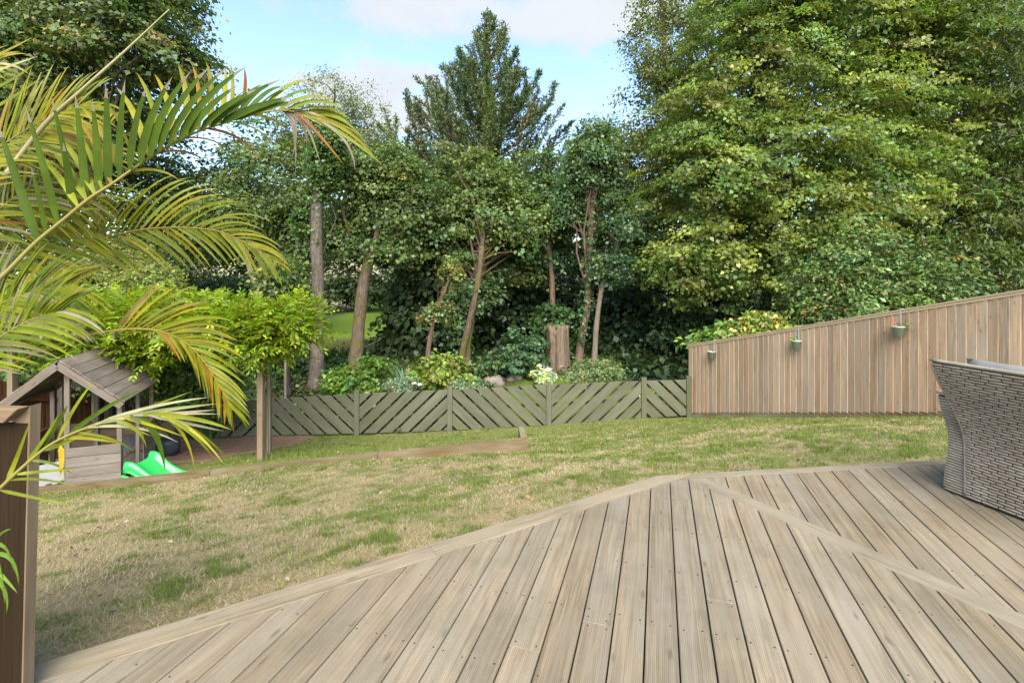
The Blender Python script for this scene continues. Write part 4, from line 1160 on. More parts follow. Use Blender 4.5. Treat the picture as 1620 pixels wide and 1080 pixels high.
# ------------------------------------------------------------------ brown boundary fence on the far left
bf = empty('boundary_fence', P(60, 650, 9.6), 'brown fence of vertical boards behind the playhouse', 'fence')
BA, BB = P(-40, 600, 8.4), P(238, 640, 11.6)
for i in range(34):
    t = (i + .5) / 34
    p = BA + (BB - BA) * t
    zt = -.15 + (-1.28 + .15) * t + rng.normal(0, .006); zb = g1(p[0], p[1]) - .02
    du = unit((BB - BA)[:2])
    M = frame((p[0] - du[0] * .06, p[1] - du[1] * .06, zb), (0, 0, 1), (du[0], du[1], 0))
    plank('board', rect(zt - zb, .125), .018, M_BROWN, bf, M)
for t in (.18, .42, .7):
    p = BA + (BB - BA) * t; zb = g1(p[0], p[1])
    q = p + np.array([.06, -.08, 0])
    beam('post', (q[0], q[1], zb - .1), (q[0], q[1], -.15 - 1.13 * t + .06), .10, .10, M_HOUSE, bf)
for f in (.25, .8):
    a = BA.copy(); b = BB.copy(); za, zb = g1(a[0], a[1]), g1(b[0], b[1])
    beam('rail', (a[0] + .03, a[1] - .03, za + (-.15 - za) * f), (b[0] + .03, b[1] - .03, zb + (-1.28 - zb) * f), .07, .04, M_BROWN, bf, (0, 0, 1))

# ------------------------------------------------------------------ playhouse
hb = np.array([-6.657, 7.0]); h1 = np.array([.935, .355]); h2 = np.array([-.355, .935])
HG = -1.53
ph = empty('playhouse', (hb[0], hb[1], HG), 'weathered wooden playhouse with pitched plank roof and open front', 'playhouse')
def hp(a, b, z): q = hb + h1 * a + h2 * b; return np.array([q[0], q[1], z])
RZ, EZ, EA, DEP = .38, -.286, .765, 1.62
sl = math.hypot(EA, RZ - EZ)
for side in (1, -1):
    dvec = np.array([h1[0] * side * EA, h1[1] * side * EA, EZ - RZ]) / sl
    nn = 6; w = (sl + .02) / nn
    for k in range(nn):
        o = hp(0, 0, RZ) + dvec * (k * w)
        up = np.cross(np.array([h2[0], h2[1], 0]), dvec); up = up if up[2] > 0 else -up
        o = o + up * (.016 + .004 * (k % 2))
        M = frame(o, (h2[0], h2[1], 0), dvec)
        V, Fc = prism(rect(DEP + rng.normal(0, .006), w - .006), .018, .003)
        if M[2][2] < 0: V = [(x, y, -z) for x, y, z in V]; Fc = [tuple(reversed(f)) for f in Fc]
        link('roof_board', mesh('roof_board', V, Fc, M_HOUSE), ph, M)
    for b in (-.012, DEP - .03):
        a0 = hp(0, b, RZ - .045); a1 = hp(side * EA, b, EZ - .045)
        beam('barge_board', a0 + dvec * (.0 if side > 0 else .012), a1, .095, .024, M_HOUSE, ph, tuple(np.cross((h2[0], h2[1], 0), dvec)))
AW, B0, B1 = .70, .12, 1.5
for a in (-AW, .06, AW):
    zt = RZ - abs(a) * (RZ - EZ) / EA - .05
    beam('post', hp(a, B0, HG), hp(a, B0, zt), .065, .05, M_HOUSE, ph, (h1[0], h1[1], 0))
for a in (-AW, -.1, AW):
    zt = RZ - abs(a) * (RZ - EZ) / EA - .05
    beam('post', hp(a, B1, HG), hp(a, B1, zt), .06, .05, M_HOUSE, ph, (h1[0], h1[1], 0))
beam('post', hp(AW, .85, HG), hp(AW, .85, EZ + .0), .05, .05, M_HOUSE, ph, (h1[0], h1[1], 0))
for k in range(4):
    z = HG + .035 + k * .146
    o = hp(.062, B0 - .045, z)
    plank('wall_board', rect(AW - .03, .138), .018, M_HOUSE, ph, frame(o, (h1[0], h1[1], 0), (0, 0, 1)), .004)
for k in range(4):
    z = HG + .035 + k * .146
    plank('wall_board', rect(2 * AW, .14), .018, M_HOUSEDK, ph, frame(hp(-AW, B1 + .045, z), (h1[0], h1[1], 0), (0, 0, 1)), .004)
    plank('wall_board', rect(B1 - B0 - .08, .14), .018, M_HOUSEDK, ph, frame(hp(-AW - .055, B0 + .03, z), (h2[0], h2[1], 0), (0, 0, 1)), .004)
    plank('wall_board', rect(B1 - .95, .14), .018, M_HOUSE, ph, frame(hp(AW + .05, .9, z), (h2[0], h2[1], 0), (0, 0, 1)), .004)
for k in range(9):
    plank('floor_board', rect(B1 - B0, .145), .02, M_HOUSE, ph, frame(hp(-AW + .03 + (k + 1) * .150, B0, HG - .01), (h2[0], h2[1], 0), (-h1[0], -h1[1], 0)), .003)
beam('ridge_beam', hp(0, .02, RZ - .035), hp(0, DEP - .05, RZ - .035), .07, .035, M_HOUSE, ph, (0, 0, 1))
for s in (-1, 1):
    beam('eave_beam', hp(s * AW, .05, EZ + .005 + .0), hp(s * AW, DEP - .08, EZ + .005), .06, .04, M_HOUSE, ph, (0, 0, 1))

# white play mats
M_MAT = plain('white_foam', (.21, .21, .205), .6, c2=(.17, .17, .165), bump=.1)
def foam(name, label, pts, zig, dep):
    """thick white panel with an interlocking toothed lower edge"""
    a, b, up = pts
    a = np.array(a); b = np.array(b); d = b - a; L = np.linalg.norm(d)
    hgt = np.linalg.norm(up)
    top = [(0, hgt), (L, hgt)]
    low = []
    n = int(L / zig)
    for i in range(n):
        x = L * i / n; low += [(x, 0 if i % 2 else zig * .5), (x + L / n * .98, 0 if i % 2 else zig * .5)]
    poly = low + [top[1], top[0]]
    V, Fc = prism(poly, dep, .001)
    tag(link(name, mesh(name, V, Fc, M_MAT), None, frame(a, d, up)), label, 'play mat')
foam('play_mat', 'white foam play mat leaning in the open doorway of the playhouse', (P(52, 774, 6.95), P(102, 762, 7.16), np.array([-.02, .10, .30])), .06, .014)
foam('play_mat', 'white toothed foam mat piece lying inside the playhouse beside the slide', (P(193, 722, 7.75), P(219, 704, 8.3), np.array([-.10, .02, .20])), .06, .014)

# green slide
def slide():
    root = empty('slide', (-5.8, 7.5, -1.6), 'bright green plastic toddler slide beside the playhouse', 'slide')
    m = plain('green_plastic', (.025, .36, .075), .32, .5, c2=(.022, .33, .065))
    cs = [(-.30, -.10), (-.285, .0), (-.265, .045), (-.235, .055), (-.205, .035), (-.185, -.02), (-.165, -.035), (0, -.045), (.165, -.035), (.185, -.02), (.205, .035), (.235, .055), (.265, .045), (.285, .0), (.30, -.10)]
    path = [(-.06, -1.285), (.02, -1.295), (.10, -1.32), (.20, -1.38), (.32, -1.455), (.46, -1.525), (.60, -1.565), (.72, -1.575)]
    q = smooth_path([np.array([a, 0, z]) for a, z in path], 4)
    ax = unit(np.array([.97, -.08])); ac = np.array([-ax[1], ax[0]])
    o = np.array([-5.86, 7.56])
    V = []; Fc = []; n = len(cs)
    for i, p in enumerate(q):
        hump = math.exp(-((p[0] - .02) / .16) ** 2) * .03
        wd = 1.0 + .12 * math.exp(-((p[0] + .05) / .2) ** 2)
        for (c, h) in cs:
            w = o + ax * p[0] + ac * (-c) * wd * .86
            V.append((w[0], w[1], p[2] + h + hump))
    for i in range(len(q) - 1):
        for k in range(n - 1): Fc.append((i * n + k, i * n + k + 1, (i + 1) * n + k + 1, (i + 1) * n + k))
    ob = link('chute', mesh('chute', V, Fc, m, True), root)
    md = ob.modifiers.new('thickness', 'SOLIDIFY'); md.thickness = .012; md.offset = -1
    # skirt ribs on the near side
    for k in range(2):
        pts = []
        for p in q[2:22]:
            w = o + ax * (p[0] - .03 * k) - ac * (.27 + .04 * k); pts.append((w[0], w[1], p[2] - .05 - .06 * k))
        MB().tube(pts, .022, 8).build('side_rib', m, root, None, True)
slide()

# grey round planter by the playhouse
def planter():
    c = P(266, 700, 9.4); c[2] = g1(c[0], c[1])
    root = empty('planter', c, 'dark grey rounded planter behind the playhouse', 'planter')
    MB().lathe([(.02, 0), (.16, .0), (.2, .12), (.2, .26), (.17, .34), (.15, .34), (.15, .3), (.01, .29)], c, 22).build('pot', plain('slate_plastic', (.04, .045, .055), .5), root, None, True)
planter()

# ------------------------------------------------------------------ pergola with climber
pg = empty('pergola', (-4.364, 8.3, -1.56), 'simple timber pergola carrying the bright green climber', 'pergola')
pz = g1(-4.364, 8.3)
beam('post', (-4.364, 8.3, pz - .3), (-4.364, 8.3, .62), .095, .095, M_PERG, pg, (1, 0, 0))
beam('post', (-4.88, 9.6, g1(-4.88, 9.6) - .3), (-4.88, 9.6, .58), .07, .07, M_PERG, pg, (1, 0, 0))
beam('post', (-8.9, 8.5, g1(-8.9, 8.5) - .3), (-8.9, 8.5, .60), .095, .095, M_PERG, pg, (1, 0, 0))
beam('post', (-8.9, 10.2, g1(-8.9, 10.2) - .3), (-8.9, 10.2, .60), .095, .095, M_PERG, pg, (1, 0, 0))
for y in (8.36, 9.66):
    beam('beam', (-9.3, y, .56), (-4.0, y, .56), .14, .045, M_PERG, pg, (0, 0, 1))
for x in np.arange(-9, -4, .6):
    beam('rafter', (x, 7.9, .66), (x, 10.5, .66), .10, .04, M_PERG, pg, (0, 0, 1))

def climber():
    root = empty('wisteria', (-4.35, 8.45, pz), 'bright yellow green climber spreading over the top of the pergola', 'climber')
    blobs = [(-3.85, 8.35, .88, .46, .6, .40), (-4.15, 8.4, .5, .4, .5, .25), (-4.7, 8.5, .78, .6, .8, .40), (-5.6, 8.7, .82, .8, .9, .42), (-6.6, 8.8, .86, .9, 1.0, .44), (-7.6, 8.9, .84, .9, 1.0, .46), (-8.6, 9.0, .84, .9, 1.0, .46), (-4.36, 8.28, .42, .22, .2, .25), (-7.0, 8.6, .40, 1.2, .5, .35)]
    C, O = clumps(blobs, 3900, .35); C = C + rng.normal(size=C.shape) * np.array([.09, .09, .07])
    Vs = []; Pp = []; N = []; D = []; Ln = []; cl = []
    for i in range(len(C)):
        o = unit(O[i] * np.array([1, 1, .4]) + rng.normal(size=3) * .45 + np.array([0, 0, .18]))
        L = (.14 + .16 * rng.random()) * (1.7 if rng.random() < .12 else 1)
        s = unit(np.cross(o, [0, 0, 1.0])); nrm = np.cross(s, o)
        for t in np.linspace(.15, 1, 6):
            p = C[i] + o * L * t - np.array([0, 0, .10 * L * t * t * 2])
            for sg in ((-1, 1) if t < .98 else (0,)):
                Pp.append(p); D.append(s * sg * .9 + o * .75 + rng.normal(size=3) * .12 + np.array([0, 0, -.15])); N.append(nrm * (1 if nrm[2] > 0 else -1) + rng.normal(size=3) * .22)
                Ln.append((.085 + .03 * rng.random()) * (1.1 - .3 * abs(t - .5))); cl.append(i)
    Pp, D, N, Ln = map(np.array, (Pp, D, N, Ln))
    V, Fq = leaf_quads(Pp, N, D, Ln, Ln * .36)
    link('foliage', mesh('foliage', V, Fq, M_BRIGHT, fcol=palette(len(Pp), np.array(cl), (.175, .235, .016), (.23, .25, .018), .25, hue=.12)), root)
    mb = MB()
    for k in range(3):
        a0 = k * 2.1
        mb.tube([np.array([-4.364 + .075 * math.cos(a0 + t * 2) + .01, 8.37 + .05 * math.sin(a0 + t * 2), pz + (.7 - pz) * t]) for t in np.linspace(0, 1, 14)], .009, 5)
    for k in range(10):
        j = rng.integers(0, len(C)); mb.tube([(-4.36, 8.3, .55), (C[j][0] * .5 - 2.2, 8.5, .72), C[j]], .012, 5)
    mb.build('stem', M_BARKG, root, None, True)
climber()

def bird_table():
    c = P(452, 556, 13.2); b = c.copy(); b[2] = g1(b[0], b[1])
    root = empty('bird_table', b, 'small wooden bird table under the right end of the climber', 'bird table')
    beam('pole', b - np.array([0, 0, .1]), c, .05, .05, M_HOUSE, root)
    plank('tray', [(-.2, -.15), (.2, -.15), (.2, .15), (-.2, .15)], .03, M_PERG, root, Matrix.Translation(Vector(c)))
    for s in (-1, 1): beam('roof_post', c + np.array([.16 * s, 0, .03]), c + np.array([.16 * s, 0, .27]), .03, .03, M_HOUSE, root)
    for s in (-1, 1):
        M = frame(c + np.array([-.22, 0, .38]), (1, 0, 0), (0, s * .2, -.13))
        V, Fc = prism(rect(.44, .22), .015)
        if s < 0: V = [(x, y, -z) for x, y, z in V]; Fc = [tuple(reversed(f)) for f in Fc]
        link('roof_panel', mesh('roof_panel', V, Fc, M_HOUSE), root, M)
bird_table()

# ------------------------------------------------------------------ wooden screen at the left edge of the deck
sc_ = empty('wooden_screen', (-1.9, 1.87, 0), 'dark boarded wooden screen with pale mitred frame at the left deck edge', 'screen')
LEAN = Matrix.Translation((-1.872, 1.87, 1.145)) @ Matrix.Rotation(R(1.5), 4, 'Y') @ Matrix.Translation((1.872, -1.87, -1.145))
def lean_last(o): o.matrix_basis = LEAN @ o.matrix_basis; return o
SXR = -1.872
# stile and rail meet in a mitre
def stick(poly, o, ex, ey, t, mat, name):
    return lean_last(plank(name, poly, t, mat, sc_, frame(o, ex, ey), .003))
stick([(0, 0), (1.145, 0), (1.09, .055), (0, .055)], (SXR, 1.897, .0), (0, 0, 1), (-1, 0, 0), .045, M_RAILWOOD, 'stile')
stick([(0, 0), (1.3, 0), (1.3, .055), (.055, .055)], (SXR, 1.852, 1.145), (-1, 0, 0), (0, 0, -1), .045, M_RAILWOOD, 'rail')
for k in range(10):
    stick(rect(1.078, .124), (SXR - .004 - k * .127, 1.838, .0), (0, 0, 1), (-1, 0, 0), .014, M_PANEL, 'board') if False else \
    lean_last(plank('board', rect(1.078, .124), .013, M_PANEL, sc_, frame((SXR - .004 - (k + 1) * .127 + .003, 1.850, 0), (0, 0, 1), (1, 0, 0)), .002))

# ------------------------------------------------------------------ potted palm
pc = np.array([-2.62, 1.45, 0.0])
palm = empty('palm', pc, 'large palm with arching green and yellowing fronds on the left', 'palm')
MB().lathe([(.01, 0), (.19, .0), (.25, .34), (.27, .34), (.27, .38), (.24, .38), (.23, .33), (.01, .32)], pc, 28).build('pot', plain('terracotta', (.32, .13, .07), .8), palm, None, True)
M_RACH = plain('palm_rachis', (.20, .14, .03), .5, c2=(.24, .13, .022), scale=5)
M_RACHG = plain('palm_rachis_green', (.15, .14, .03), .5, c2=(.19, .15, .035), scale=5)
M_SPEAR = plain('palm_spear', (.27, .235, .12), .55, c2=(.21, .19, .08), scale=4)
GRN, YGR, YEL, ORG, DRY = (.058, .096, .007), (.155, .180, .008), (.225, .205, .010), (.20, .075, .006), (.23, .20, .14)

def leaflet(p0, pcn, p2, w, nrm, colr, nseg=7, tipdry=None):
    t = np.linspace(0, 1, nseg + 1)[:, None]
    q = (1 - t) ** 2 * p0 + 2 * t * (1 - t) * pcn + t * t * p2
    tg = unit(np.gradient(q, axis=0))
    nrm = np.asarray(nrm, float)
    lat = unit(np.cross(tg, nrm[None])); nn = np.cross(lat, tg)
    prof = np.minimum(1, t / .16 + .35) * (1 - t ** 2.2) ** .75 * w / 2
    V = np.stack([q - lat * prof + nn * prof * .35, q, q + lat * prof + nn * prof * .35], 1).reshape(-1, 3)
    Fc = []; c = []
    for i in range(nseg):
        for k in range(2): Fc.append((i * 3 + k, i * 3 + k + 1, (i + 1) * 3 + k + 1, (i + 1) * 3 + k))
        cc = np.array(colr) * (1 + .10 * math.sin(i * 1.7 + p0[0] * 40))
        if tipdry is not None and i >= nseg - 1: cc = np.array(tipdry)
        c += [cc, cc * .94]
    return V, np.array(Fc), np.array(c)

NLEAF = [0]
class Frond:
    def __init__(s, rach, r, mat=M_RACH, single=True, base=None):
        s.px = [np.array(q, float) for q in rach]
        s.path = smooth_path(s.px, 8)
        W = [P(*q) for q in s.path]
        s.single = single; s.acc = []
        n = len(W)
        # a stalk that runs on from the visible rachis down to the pot
        a = W[0]; b = pc + np.array([rng.normal(0, .05), rng.normal(0, .04), .36])
        t0 = unit(W[0] - W[2])
        m = a + t0 * np.linalg.norm(a - b) * .45
        stalk = [((1 - t) ** 2) * b + 2 * t * (1 - t) * m + t * t * a for t in np.linspace(0, 1, 9)][:-1]
        rad = list(np.linspace(r * 2.0, r * 1.15, 8)) + list(np.linspace(r * 1.1, r * .25, n))
        V, Fc = tube(stalk + W, rad, 7)
        s.o = link('frond', mesh('frond', V, Fc, mat, True), palm)
    def at(s, t):
        k = t * (len(s.path) - 1); i = int(min(k, len(s.path) - 2)); f = k - i
        p = s.path[i] * (1 - f) + s.path[i + 1] * f
        d = s.path[i + 1] - s.path[i]
        return p, d[:2] / (np.hypot(*d[:2]) + 1e-9)
    def leaf(s, b, c, e, w, colr, nrm=None, tip=None):
        p0, p1, p2 = P(*b), P(*c), P(*e)
        nrm = nrm if nrm is not None else np.array([rng.normal(0, .25), -1, .35 + rng.normal(0, .25)])
        col_ = np.array(colr) * (1 + rng.normal(0, .12))
        V, Fq, cc = leaflet(p0, p1, p2, w, nrm, col_, tipdry=tip)
        if s.single and NLEAF[0] < 296:
            link('leaflet', mesh('leaflet', V, Fq, M_PALM, True, fcol=cc), s.o); NLEAF[0] += 1
        else: s.acc.append((V, Fq, cc))
    def auto(s, t0, t1, n, side, ang, L, droop, w, cols, dY=0., curl=0., jit=.06):
        for i, t in enumerate(np.linspace(t0, t1, n)):
            p, d = s.at(t)
            nx = np.array([d[1], -d[0]]) * side                      # side=+1: up/left of a rachis running right
            u = (i + .5) / n
            a = R(np.interp(u, [0, 1], ang) + rng.normal(0, 3.5)); LL = np.interp(u, [0, .5, 1], L) * (1 + rng.normal(0, jit))
            dr = np.interp(u, [0, 1], droop)
            v = d * math.cos(a) + nx * math.sin(a)
            e = p[:2] + v * LL + np.array([curl * LL, dr * LL])
            c = p[:2] + v * LL * .6 + np.array([0, -.06 * LL])
            colr = cols[rng.integers(0, len(cols))]
            s.leaf((p[0], p[1], p[2]), (c[0], c[1], p[2] + dY * .5), (e[0], e[1], p[2] + dY + rng.normal(0, .03)), w * (.85 + .3 * rng.random()), colr, tip=DRY if rng.random() < .12 else None)
    def done(s):
        if s.acc:
            V = []; Fq = []; cc = []; o = 0
            for a, b, c in s.acc: V.append(a); Fq.append(b + o); cc.append(c); o += len(a)
            ob = link('leaflets', mesh('leaflets', np.concatenate(V), np.concatenate(Fq), M_PALM, True, fcol=np.concatenate(cc)), s.o); ob['kind'] = 'stuff'

# the large arching frond with broad leaflets
A = Frond([(-70, 500, 1.75), (0, 440, 1.8), (55, 385, 1.85), (100, 348, 1.88), (140, 315, 1.9), (180, 289, 1.92), (240, 247, 1.95), (300, 214, 1.98), (350, 196, 2.0), (400, 181, 2.03), (450, 175, 2.05), (495, 186, 2.08), (535, 203, 2.1)], .0078, M_RACHG)
for b, e, bend in [((62, 385), (-6, 190), 0), ((92, 352), (42, 168), -4), ((120, 326), (82, 150), -4), ((137, 315), (120, 148), -3), ((158, 301), (147, 156), -3), ((172, 293), (168, 133), -2), ((190, 281), (197, 125), 3),
                   ((206, 270), (231, 133), 6), ((222, 259), (269, 121), 10), ((238, 248), (297, 112), 14), ((252, 240), (326, 105), 16), ((268, 231), (356, 104), 18), ((285, 222), (385, 103), 20),
                   ((300, 214), (374, 134), 12), ((318, 207), (404, 140), 12), ((334, 201), (440, 125), 14), ((350, 196), (462, 152), 10), ((372, 189), (470, 160), 8), ((75, 372), (50, 262), -4), ((118, 330), (100, 225), 0)]:
    bx, by = b; ex, ey = e
    A.leaf((bx, by, 1.93), ((bx + ex) / 2 - bend * 1.2, (by + ey) / 2 - 4, 1.90), (ex + bend * .4, ey, 1.86), .034, GRN, np.array([rng.normal(.1, .15), -1, .1]), tip=DRY)
A.auto(.30, .72, 16, 1, (82, 60), (95, 130, 80), (0, .05), .026, [YGR, YEL, YGR, (.22, .13, .008), YEL, YGR, ORG, YGR], dY=.12, curl=-.18)
A.auto(.28, .74, 9, -1, (35, 25), (70, 85, 70), (.25, .35), .014, [ORG, YEL, YGR], dY=.12)
A.auto(.66, .97, 15, 1, (38, 18), (95, 100, 60), (.18, .5), .022, [GRN, YGR, YGR], dY=.05)
for b, c, e, w, cl in [((440, 175), (470, 170), (468, 268), .014, DRY), ((448, 175), (480, 185), (462, 250), .012, (.30, .24, .18)), ((455, 176), (488, 190), (485, 232), .014, (.20, .12, .07)),
                       ((480, 182), (545, 205), (606, 262), .020, YGR), ((490, 185), (550, 190), (600, 258), .018, YEL), ((470, 178), (500, 205), (545, 262), .016, ORG), ((500, 188), (560, 215), (562, 270), .014, DRY),
                       ((460, 176), (485, 178), (508, 262), .012, DRY), ((430, 177), (500, 160), (585, 235), .014, DRY), ((445, 176), (520, 178), (580, 220), .012, YEL)]:
    A.leaf((*b, 2.06), (*c, 2.07), (*e, 2.08), w, cl)
A.done()
# the yellow green feathery frond below it
B = Frond([(-60, 520, 2.2), (0, 462, 2.25), (60, 420, 2.3), (120, 392, 2.33), (163, 378, 2.36), (220, 364, 2.4), (285, 360, 2.43), (346, 366, 2.46), (395, 388, 2.48), (432, 412, 2.5)], .0075)
B.auto(.28, .97, 34, -1, (42, 22), (85, 80, 38), (.28, .35), .017, [YGR, YGR, YEL, (.15, .18, .02)], curl=.05)
B.auto(.26, .72, 24, 1, (52, 34), (105, 150, 110), (.10, .34), .018, [YGR, YGR, (.15, .19, .02), YEL], dY=.14, curl=.10)
B.auto(.72, .99, 15, 1, (28, 14), (95, 70, 30), (.30, .32), .016, [YEL, YGR, YGR], dY=.05)
B.done()
# the arching frond with a hanging orange tinged tip
C_ = Frond([(-60, 640, 1.9), (0, 590, 1.95), (50, 562, 2.0), (85, 548, 2.05), (130, 532, 2.1), (180, 523, 2.14), (215, 520, 2.17), (255, 524, 2.2), (295, 543, 2.23), (325, 575, 2.25), (348, 612, 2.26), (366, 645, 2.27)], .0065)
C_.auto(.46, .70, 13, 1, (40, 26), (105, 130, 100), (.02, .30), .019, [YGR, (.15, .15, .025), YEL, (.22, .15, .03)], dY=.06)
C_.auto(.66, .99, 20, 1, (30, 18), (98, 75, 42), (.22, .1), .015, [YGR, YGR, YEL], dY=.03)
C_.auto(.62, .99, 20, -1, (36, 22), (44, 55, 40), (.25, .1), .014, [(.24, .13, .01), YEL, (.22, .16, .012), YGR], dY=.02)
C_.done()
# low frond that crosses the screen and the playhouse
D_ = Frond([(-60, 830, 1.55), (0, 772, 1.58), (40, 735, 1.6), (80, 703, 1.62), (125, 681, 1.64), (175, 663, 1.66), (230, 655, 1.68), (280, 660, 1.7)], .0062, M_RACHG)
for b, c, e, w, cl in [((92, 695), (125, 630), (152, 600), .020, YGR), ((105, 690), (165, 640), (228, 615), .016, GRN), ((128, 680), (210, 655), (305, 618), .014, YGR), ((150, 672), (230, 640), (332, 628), .015, (.30, .31, .15)), ((160, 668), (240, 648), (345, 638), .018, (.27, .29, .12)),
                       ((175, 663), (260, 650), (348, 655), .014, (.30, .26, .14)), ((210, 657), (270, 655), (342, 648), .013, DRY), ((225, 655), (310, 655), (368, 680), .018, YGR), ((235, 656), (300, 670), (355, 682), .012, DRY),
                       ((250, 657), (320, 670), (370, 738), .014, YGR), ((255, 658), (310, 670), (355, 735), .012, YEL), ((260, 659), (320, 685), (345, 738), .012, YGR), ((262, 660), (300, 680), (308, 742), .012, YEL),
                       ((205, 658), (252, 658), (262, 748), .024, GRN), ((195, 660), (235, 668), (290, 690), .012, YEL), ((180, 664), (225, 672), (232, 708), .013, YGR), ((150, 672), (205, 672), (240, 690), .012, YGR),
                       ((70, 712), (110, 700), (160, 672), .018, YGR), ((60, 720), (95, 665), (108, 640), .022, GRN), ((100, 692), (150, 690), (192, 702), .012, YEL), ((40, 736), (70, 700), (95, 652), .018, YGR), ((25, 750), (70, 745), (120, 742), .012, YGR), ((15, 760), (60, 752), (128, 770), .010, YGR),
                       ((50, 728), (90, 728), (118, 752), .010, (.14, .19, .03)), ((0, 775), (45, 785), (118, 800), .011, YGR), ((120, 683), (190, 690), (212, 715), .010, YGR), ((10, 763), (30, 720), (48, 664), .014, YGR), ((140, 676), (220, 665), (283, 700), .010, (.3, .3, .16))]:
    D_.leaf((*b, 1.64), (*c, 1.66 + rng.normal(0, .02)), (*e, 1.66 + rng.normal(0, .05)), w, cl)
D_.leaf((96, 705, 1.6), (100, 725, 1.6), (95, 756, 1.6), .016, (.5, .30, .02))
D_.done()
# crowded older fronds at the left edge
for rach, na, nb_, cols, sa, sb, Ls in [
        ([(-140, 420, 1.9), (-80, 330, 1.95), (-20, 250, 2.0), (60, 195, 2.05), (130, 165, 2.1)], 16, 16, [YGR, (.18, .18, .04), YEL, YGR], (60, 25), (45, 22), (110, 120, 70)),
        ([(-150, 480, 2.2), (-80, 400, 2.2), (0, 330, 2.25), (80, 275, 2.3), (150, 235, 2.35)], 20, 18, [ORG, YEL, YGR, YGR, DRY], (55, 30), (48, 25), (105, 130, 80)),
        ([(-150, 520, 2.3), (-90, 460, 2.3), (-20, 410, 2.3), (50, 375, 2.32), (120, 352, 2.35)], 20, 20, [YGR, (.09, .13, .012), YGR, YEL], (50, 25), (45, 25), (110, 130, 80)),
        ([(-150, 590, 2.0), (-90, 530, 2.0), (-20, 490, 2.05), (40, 465, 2.1), (110, 452, 2.15)], 22, 20, [YGR, (.09, .13, .012), (.18, .18, .09), YEL], (50, 22), (45, 25), (105, 120, 70)),
        ([(-120, 640, 1.85), (-60, 580, 1.9), (-10, 540, 1.92), (50, 505, 1.95), (100, 490, 2.0)], 18, 16, [YGR, (.09, .13, .012), YGR, (.2, .19, .11)], (48, 22), (48, 25), (95, 110, 70)),
        ([(-130, 300, 2.15), (-60, 260, 2.15), (10, 225, 2.2), (70, 205, 2.22), (120, 195, 2.25)], 20, 20, [YGR, YEL, YGR, (.2, .13, .01)], (60, 25), (45, 22), (90, 105, 60)),
        ([(-130, 380, 2.25), (-60, 345, 2.25), (10, 320, 2.3), (70, 308, 2.3), (130, 300, 2.35)], 22, 22, [YGR, (.09, .13, .012), YGR, YEL], (55, 25), (48, 22), (95, 110, 60)),
        ([(-150, 170, 1.9), (-110, 140, 1.9), (-70, 118, 1.9), (-30, 105, 1.92)], 5, 7, [YGR, YEL, (.3, .28, .1)], (20, 8), (25, 5), (75, 85, 75))]:
    f = Frond(rach, .006, M_RACHG, single=False)
    f.auto(.25, 1, int(na * 1.5), 1, sa, Ls, (0, .14), .015, cols, dY=.05)
    f.auto(.25, 1, int(nb_ * 1.5), -1, sb, Ls, (.05, .32), .015, cols, dY=-.05)
    f.done()
for b, c, e, w, cl in [((-20, 95), (20, 78), (52, 59), .014, YEL), ((-20, 118), (25, 102), (60, 89), .012, (.35, .33, .18)), ((-20, 146), (25, 128), (57, 99), .018, YGR), ((-20, 178), (30, 152), (68, 121), .02, YGR)]:
    f = None
    A.single = True; A.acc = []
    A.leaf((*b, 1.85), (*c, 1.84), (*e, 1.83), w, cl)
# shoots low in front of the screen
f = Frond([(-40, 960, 1.6), (-20, 900, 1.6), (-5, 850, 1.6)], .004, M_RACHG, single=False)
for b, c, e, w in [((-18, 880), (25, 860), (30, 925), .014), ((-12, 862), (15, 850), (22, 905), .012), ((-10, 870), (5, 905), (8, 955), .016), ((-20, 900), (20, 930), (10, 970), .012), ((-16, 890), (10, 915), (28, 938), .010), ((-5, 850), (5, 838), (18, 836), .008)]:
    f.leaf((*b, 1.6), (*c, 1.59), (*e, 1.6), w, (.11, .20, .02))
f.done()
# the unopened spear leaf
sp = [(-60, 380, 1.95), (0, 290, 1.97), (70, 198, 2.0), (130, 142, 2.02), (200, 79, 2.05), (268, 15, 2.08)]
sq = smooth_path([P(*q) for q in sp], 6)
V, Fc = tube([pc + np.array([0, 0, .36]), pc * .5 + sq[0] * .5] + sq, [.02, .015] + list(np.linspace(.013, .0025, len(sq))), 7)
link('spear_leaf', mesh('spear_leaf', V, Fc, M_SPEAR, True), palm)

